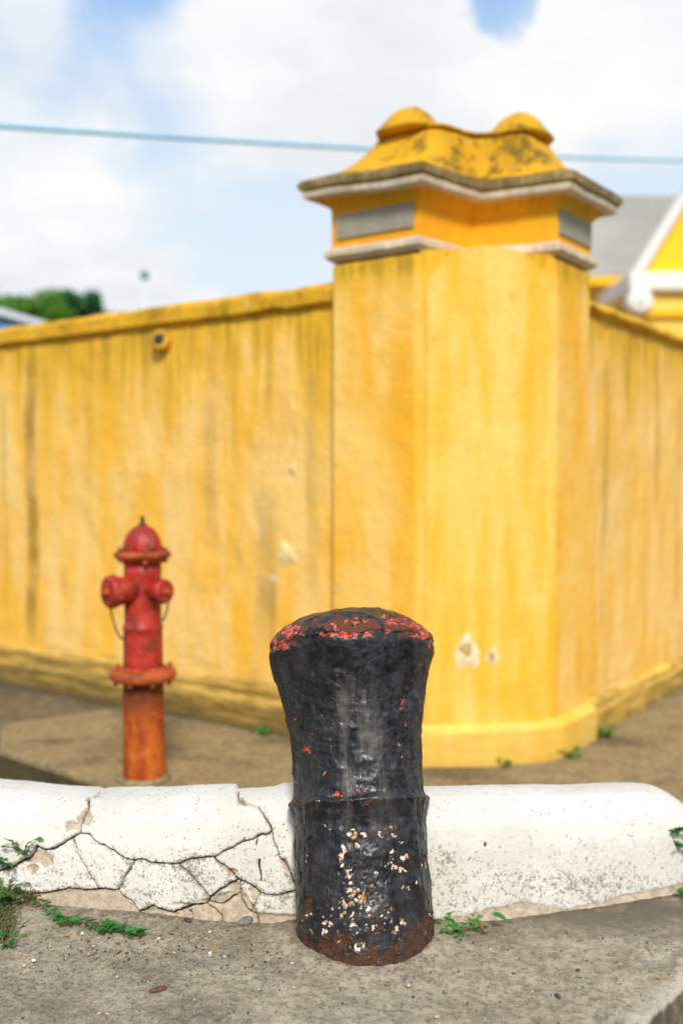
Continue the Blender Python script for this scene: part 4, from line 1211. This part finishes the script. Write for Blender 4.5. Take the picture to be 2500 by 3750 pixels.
def put_leaf(me, parent, p, az, el, roll=0, s=1.):
    o = bpy.data.objects.new('leaf', me); COL.objects.link(o); o.parent = parent
    M_ = Matrix.Translation(p) @ Matrix.Rotation(az, 4, 'Z') @ Matrix.Rotation(-el, 4, 'Y') @ Matrix.Rotation(roll, 4, 'X') @ Matrix.Scale(s, 4)
    o.matrix_basis = M_
    return o


LF1 = leaf_mesh('leaf', .030, .020, .25, m_leaf); LF2 = leaf_mesh('leaf', .017, .0075, .2, m_leaf2); LF3 = leaf_mesh('leaf', .040, .017, .35, m_leaf)
rs = random.Random(8)


def weed(x, y, z, label, stems, n_per, me, spread, height, group='weeds on the concrete', s=1., facing=None):
    root = empty('weed', (x, y, z), label=label, cat='weed', group=group)
    for i in range(stems):
        a = rs.uniform(0, 6.28) if facing is None else facing + rs.uniform(-.9, .9); L = spread * rs.uniform(.5, 1); h = height * rs.uniform(.4, 1)
        pts = [Vector((0, 0, 0)), Vector((L * .4 * math.cos(a), L * .4 * math.sin(a), h * .7)), Vector((L * math.cos(a + .3), L * math.sin(a + .3), h))]
        MB().tube(pts, [.0014, .0011, .0007], 5).build('stem', m_stem, root, True)
        for j in range(n_per):
            t = (j + 1) / n_per; p = pts[0].lerp(pts[1], t * 2) if t < .5 else pts[1].lerp(pts[2], t * 2 - 1)
            put_leaf(me, root, p, a + rs.choice((-1, 1)) * rs.uniform(.5, 1.5) if j < n_per - 1 else a, rs.uniform(-.1, .8), rs.uniform(-.6, .6), s * rs.uniform(.6, 1.1))
    return root


# trailing weed right of the bollard
x, y = unproject(1625, 3330, SZ)
weed(x + .012, y - .015, SZ + .0, 'leafy green weed hugging the right foot of the bollard', 10, 6, LF1, .055, .085, s=.95)
x, y = unproject(1655, 3420, SZ)
weed(x, y, SZ, 'low bright green weed on the slab right of the bollard foot', 8, 5, LF1, .06, .03, s=.75)
x, y = unproject(1770, 3412, SZ)
w_ = weed(x, y, SZ, 'trailing sprig with two long folded leaves on the slab', 3, 4, LF1, .05, .04, s=.8)
put_leaf(LF3, w_, Vector((.005, -.012, .012)), -1.9, .75, .5, 1.1); put_leaf(LF3, w_, Vector((.0, -.012, .012)), -1.2, .75, -.5, 1.0); put_leaf(LF3, w_, Vector((.02, .0, .045)), -.1, -.1, .3, 1.1)
pts = [Vector((*unproject(1640, 3400, SZ), SZ + .004)), Vector((*unproject(1690, 3418, SZ), SZ + .012)), Vector((*unproject(1740, 3410, SZ), SZ + .006)), Vector((x, y, SZ + .02))]
wp = w_.location
MB().tube([p - wp for p in pts], .0014, 5).build('stem', m_stem, w_, True)
# twig
tx_, ty2, = unproject(1812, 3335, SZ)
yk = ty2 - .01
tw = [Vector(at_depth(1816, 3320, yk)), Vector(at_depth(1812, 3290, yk)), Vector(at_depth(1802, 3262, yk)), Vector(at_depth(1808, 3256, yk))]
tag(MB().tube(tw, [.0022, .0028, .003, .0015], 6).build('twig', m_twig, None, True), 'short dark dry twig leaning on the white kerb', 'twig')
# broad-leaved shoots at the kerb's right end
for px_, py_, lab_, st, dd_ in [(2470, 3045, 'topmost small broad leaved shoot at the right end of the kerb', 4, -.02), (2502, 3110, 'middle broad leaved shoot cut by the right edge, on the kerb', 4, -.03), (2500, 3270, 'lowest broad leaved shoot at the foot of the right kerb end', 7, -.03)]:
    yk = np.interp(at_depth(px_, py_, 2.8)[0], cxy[:, 0], cxy[:, 1])
    frac = (3275 - py_) / 300
    p = at_depth(px_, py_, yk + .08 * max(0, frac) ** 1.0 + dd_)
    w_ = weed(p[0], p[1], p[2], lab_, st, 4, LF1, .035, .02, s=.95, facing=-1.57)

# creeping weed on the left: pinnate sprays along a trailing stem
cr_pts = [(60, 3285), (120, 3300), (180, 3345), (240, 3392), (300, 3378), (345, 3405), (400, 3420), (450, 3415), (505, 3436)]
W = [Vector((*unproject(a, b, SZ), SZ + .006 + .010 * rs.random())) for a, b in cr_pts]
cr = empty('creeping_weed', W[0], label='creeping weed with rows of small pointed leaflets trailing across the slab at left', cat='weed')
MB().tube([p - W[0] for p in W], .0016, 5).build('stem', m_stem, cr, True)
for i in range(len(W) - 1):
    for q in range(5):
        t = (q + rs.random()) / 5; p = W[i].lerp(W[i + 1], t) - W[0]
        az = math.atan2((W[i + 1] - W[i]).y, (W[i + 1] - W[i]).x)
        put_leaf(LF2, cr, p, az + 1.1 + rs.uniform(-.5, .5), rs.uniform(0, .6), rs.uniform(-.5, .5), rs.uniform(1.0, 1.7))
        put_leaf(LF2, cr, p, az - 1.1 + rs.uniform(-.5, .5), rs.uniform(0, .6), rs.uniform(-.5, .5), rs.uniform(1.0, 1.7))
for q in (1, 3, 6, 8):
    c = W[q] - W[0]
    for j in range(13):
        put_leaf(LF2, cr, c + Vector((rs.uniform(-.012, .012), rs.uniform(-.012, .012), .004)), rs.uniform(0, 6.28), rs.uniform(.1, .9), rs.uniform(-.5, .5), rs.uniform(1.2, 1.9))

# leafy clump in the broken kerb corner, far left
for px_, py_, zz_, lab_, st in [(25, 3180, .05, 'green leafy clump growing out of the broken kerb corner at left', 16), (85, 3130, .10, 'small sprig in the knocked out notch of the white kerb', 5), (20, 3290, .02, 'leafy weed at the left edge where kerb meets slab', 14), (100, 3300, .01, 'sprawling weed at the foot of the cracked kerb, left', 7), (15, 3470, 0, 'tiny weed at the lower left edge of the slab', 4)]:
    x, y = unproject(px_, py_, SZ + zz_); y = min(y, np.interp(x, cxy[:, 0], cxy[:, 1]) + (.015 if zz_ else -.01))
    x2 = at_depth(px_, py_, y); weed(x2[0], y, max(SZ, x2[2]), lab_, st, 7, LF2, .06, .05, s=1.2)
# soil and dry grass, uncountable
vs, fs = [], []
for i in range(2600):
    px_ = rs.gauss(-20, 48); py_ = rs.uniform(3215, 3460)
    if px_ > 95 - (py_ - 3300) * .25: continue
    x, y = unproject(px_, py_, SZ); L = rs.uniform(.010, .028); a = rs.uniform(0, 6.28); el = rs.uniform(.1, 1.2); w = .0013
    d_ = Vector((math.cos(a) * math.cos(el), math.sin(a) * math.cos(el), math.sin(el))) * L; sd = Vector((-math.sin(a), math.cos(a), 0)) * w
    b = Vector((x, y, SZ - .002 + .012 * rs.random())); n0 = len(vs); vs += [b - sd, b + sd, b + d_ * .6 + sd * .8 + Vector((0, 0, .002)), b + d_]
    fs.append((n0, n0 + 1, n0 + 2, n0 + 3))
gr = mesh('grass', vs, fs, m_grass); tag(gr, 'dry and green grass tufts at the left edge of the slab', 'grass', kind='stuff')
sp = []
for i in range(24):
    for j in range(24):
        px_ = -160 + 300 * i / 23; py_ = 3120 + 330 * j / 23; x, y = unproject(px_, py_, SZ)
        r_ = math.hypot((px_ + 30) / 120, (py_ - 3260) / 150); sp.append((x, y, SZ - .012 + .030 * max(0, 1 - r_) + .006 * rs.random()))
mesh('soil', sp, [(i * 24 + j, (i + 1) * 24 + j, (i + 1) * 24 + j + 1, i * 24 + j + 1) for i in range(23) for j in range(23)], m_soil, None, True)['kind'] = 'structure'

# weeds against the yellow wall foot
for px_, py_, lab_, st, s_ in [(215, 2518, 'yellowish weed upright at the wall foot left of the hydrant', 6, 1.5), (373, 2548, 'small green weed at the wall foot just left of the hydrant', 6, 1.4), (140, 2512, 'tiny dark weed at the wall foot farthest left', 4, 1.2), (948, 2695, 'green weed at the wall foot between hydrant and bollard', 6, 1.0),
                               (1845, 2815, 'little tuft at the foot of the rounded pier base', 4, .8), (2080, 2772, 'spreading green weed right of the pier base', 8, 1.1), (2215, 2700, 'round green weed at the foot of the right wall', 6, 1.1)]:
    x, y = unproject(px_, py_, 0); weed(x, y, 0, lab_, st, 5, LF1, .05 * s_, .045 * s_, 'weeds along the wall foot', s=s_)

# ------------------------------------------------------------------ loose stones
m_st = [flat('stone_dark', (.07, .06, .055), .8, .3, .4, 80), flat('stone_grey', (.20, .19, .17), .8, .3, .3, 80), flat('stone_tan', (.46, .36, .24), .8, .3, .3, 80), flat('stone_orange', (.50, .20, .05), .8, .3, .3, 80), flat('stone_white', (.65, .60, .52), .8, .3, .2, 80), flat('stone_brown', (.13, .065, .045), .8, .3, .3, 80)]


def stone(r_, sx, sy, sz, seed, center=(0, 0, 0)):
    q = random.Random(seed); phi = (1 + 5 ** .5) / 2
    vs = [Vector(v).normalized() for v in [(-1, phi, 0), (1, phi, 0), (-1, -phi, 0), (1, -phi, 0), (0, -1, phi), (0, 1, phi), (0, -1, -phi), (0, 1, -phi), (phi, 0, -1), (phi, 0, 1), (-phi, 0, -1), (-phi, 0, 1)]]
    fs = [(0, 11, 5), (0, 5, 1), (0, 1, 7), (0, 7, 10), (0, 10, 11), (1, 5, 9), (5, 11, 4), (11, 10, 2), (10, 7, 6), (7, 1, 8), (3, 9, 4), (3, 4, 2), (3, 2, 6), (3, 6, 8), (3, 8, 9), (4, 9, 5), (2, 4, 11), (6, 2, 10), (8, 6, 7), (9, 8, 1)]
    az = q.uniform(0, 6.28); M_ = Matrix.Rotation(az, 3, 'Z')
    vs = [M_ @ Vector((v.x * r_ * sx * q.uniform(.75, 1.2), v.y * r_ * sy * q.uniform(.75, 1.2), v.z * r_ * sz * q.uniform(.75, 1.15))) + Vector(center) for v in vs]
    return vs, fs


big_st = [(900, 3386, 34, 1, 'largest grey pebble, against the broken kerb foot', 1.5), (583, 3632, 22, 5, 'flat reddish brown stone chip alone on the lower slab', 2.2), (303, 3425, 12, 4, 'upright pale stone chip beside the creeping weed', .8), (245, 3430, 12, 3, 'small orange stone left of the creeping weed', 1.3),
          (124, 3524, 13, 4, 'round pale grey pebble at the left of the slab', 1.1), (88, 3542, 13, 2, 'cream pebble near the left edge of the slab', 1.3), (770, 3497, 13, 4, 'pale cream pebble midway between weed and bollard', 1.2), (781, 3480, 9, 3, 'bright orange pebble midway between weed and bollard', 1),
          (980, 3493, 9, 0, 'black round pebble left of the bollard foot', 1), (1493, 3614, 14, 2, 'yellowish pebble on the slab below the bollard', 1.3), (1628, 3638, 13, 1, 'grey green pebble below and right of the bollard', 1.2), (2041, 3655, 15, 0, 'dark oval pebble toward the lower right of the slab', 1.5),
          (2116, 3558, 10, 0, 'dark pebble on the slab right of the white paint scratches', 1.1), (1600, 3730, 13, 2, 'cream pebble at the bottom edge of the photo', 1.2), (430, 3582, 10, 2, 'thin cream pebble on the left part of the slab', 1.5), (688, 3376, 15, 0, 'dark flat pebble by the broken kerb foot', 1.6)]
for i, (a, b, rp, mi, lab_, asp) in enumerate(big_st):
    x, y = unproject(a, b, SZ); r_ = rp * y / FPX; v_, f_ = stone(r_, asp, .8, .62, 100 + i, (0, 0, r_ * .35))
    o_ = mesh('pebble', v_, f_, m_st[mi], None, True); o_.location = (x, y, SZ + .002); tag(o_, lab_, 'pebble', 'larger pebbles on the slab')
    o_.modifiers.new('round', 'SUBSURF').levels = 1; o_.modifiers['round'].render_levels = 1
allv = {i: ([], []) for i in range(6)}
for i in range(1500):
    a = rs.uniform(-50, 2550)
    if rs.random() < .62: b = rs.gauss(3455, 60); a = rs.gauss(760, 420)
    else: b = rs.uniform(3330, 3760)
    if b < 3395 + (0 if 400 < a < 1500 else 12): continue
    x, y = unproject(a, b, SZ)
    if math.hypot(x - BX, y - BY) < BR + .01: continue
    if y > np.interp(x, cxy[:, 0], cxy[:, 1]) - .004: continue
    if x > pa[0] + sl * (y - pa[1]) - .03: continue
    r_ = (1.6 + 5.2 * rs.random() ** 3.2) * y / FPX; mi = rs.choices(range(6), [6, 4, 2, .6, .8, 2])[0]
    v_, f_ = stone(r_, rs.uniform(.9, 1.7), .85, .6, i, (x, y, SZ + .003)); n0 = len(allv[mi][0]); allv[mi][0].extend(v_); allv[mi][1].extend([[q + n0 for q in t] for t in f_])
vs, fs, mi_ = [], [], []
for i in range(6):
    n0 = len(vs); vs += allv[i][0]; fs += [[q + n0 for q in t] for t in allv[i][1]]; mi_ += [i] * len(allv[i][1])
gv = mesh('gravel', vs, fs, m_st[0]); [gv.data.materials.append(m) for m in m_st[1:]]
gv.data.polygons.foreach_set('material_index', mi_); tag(gv, 'loose grit and tiny stones scattered over the slab', 'gravel', kind='stuff')
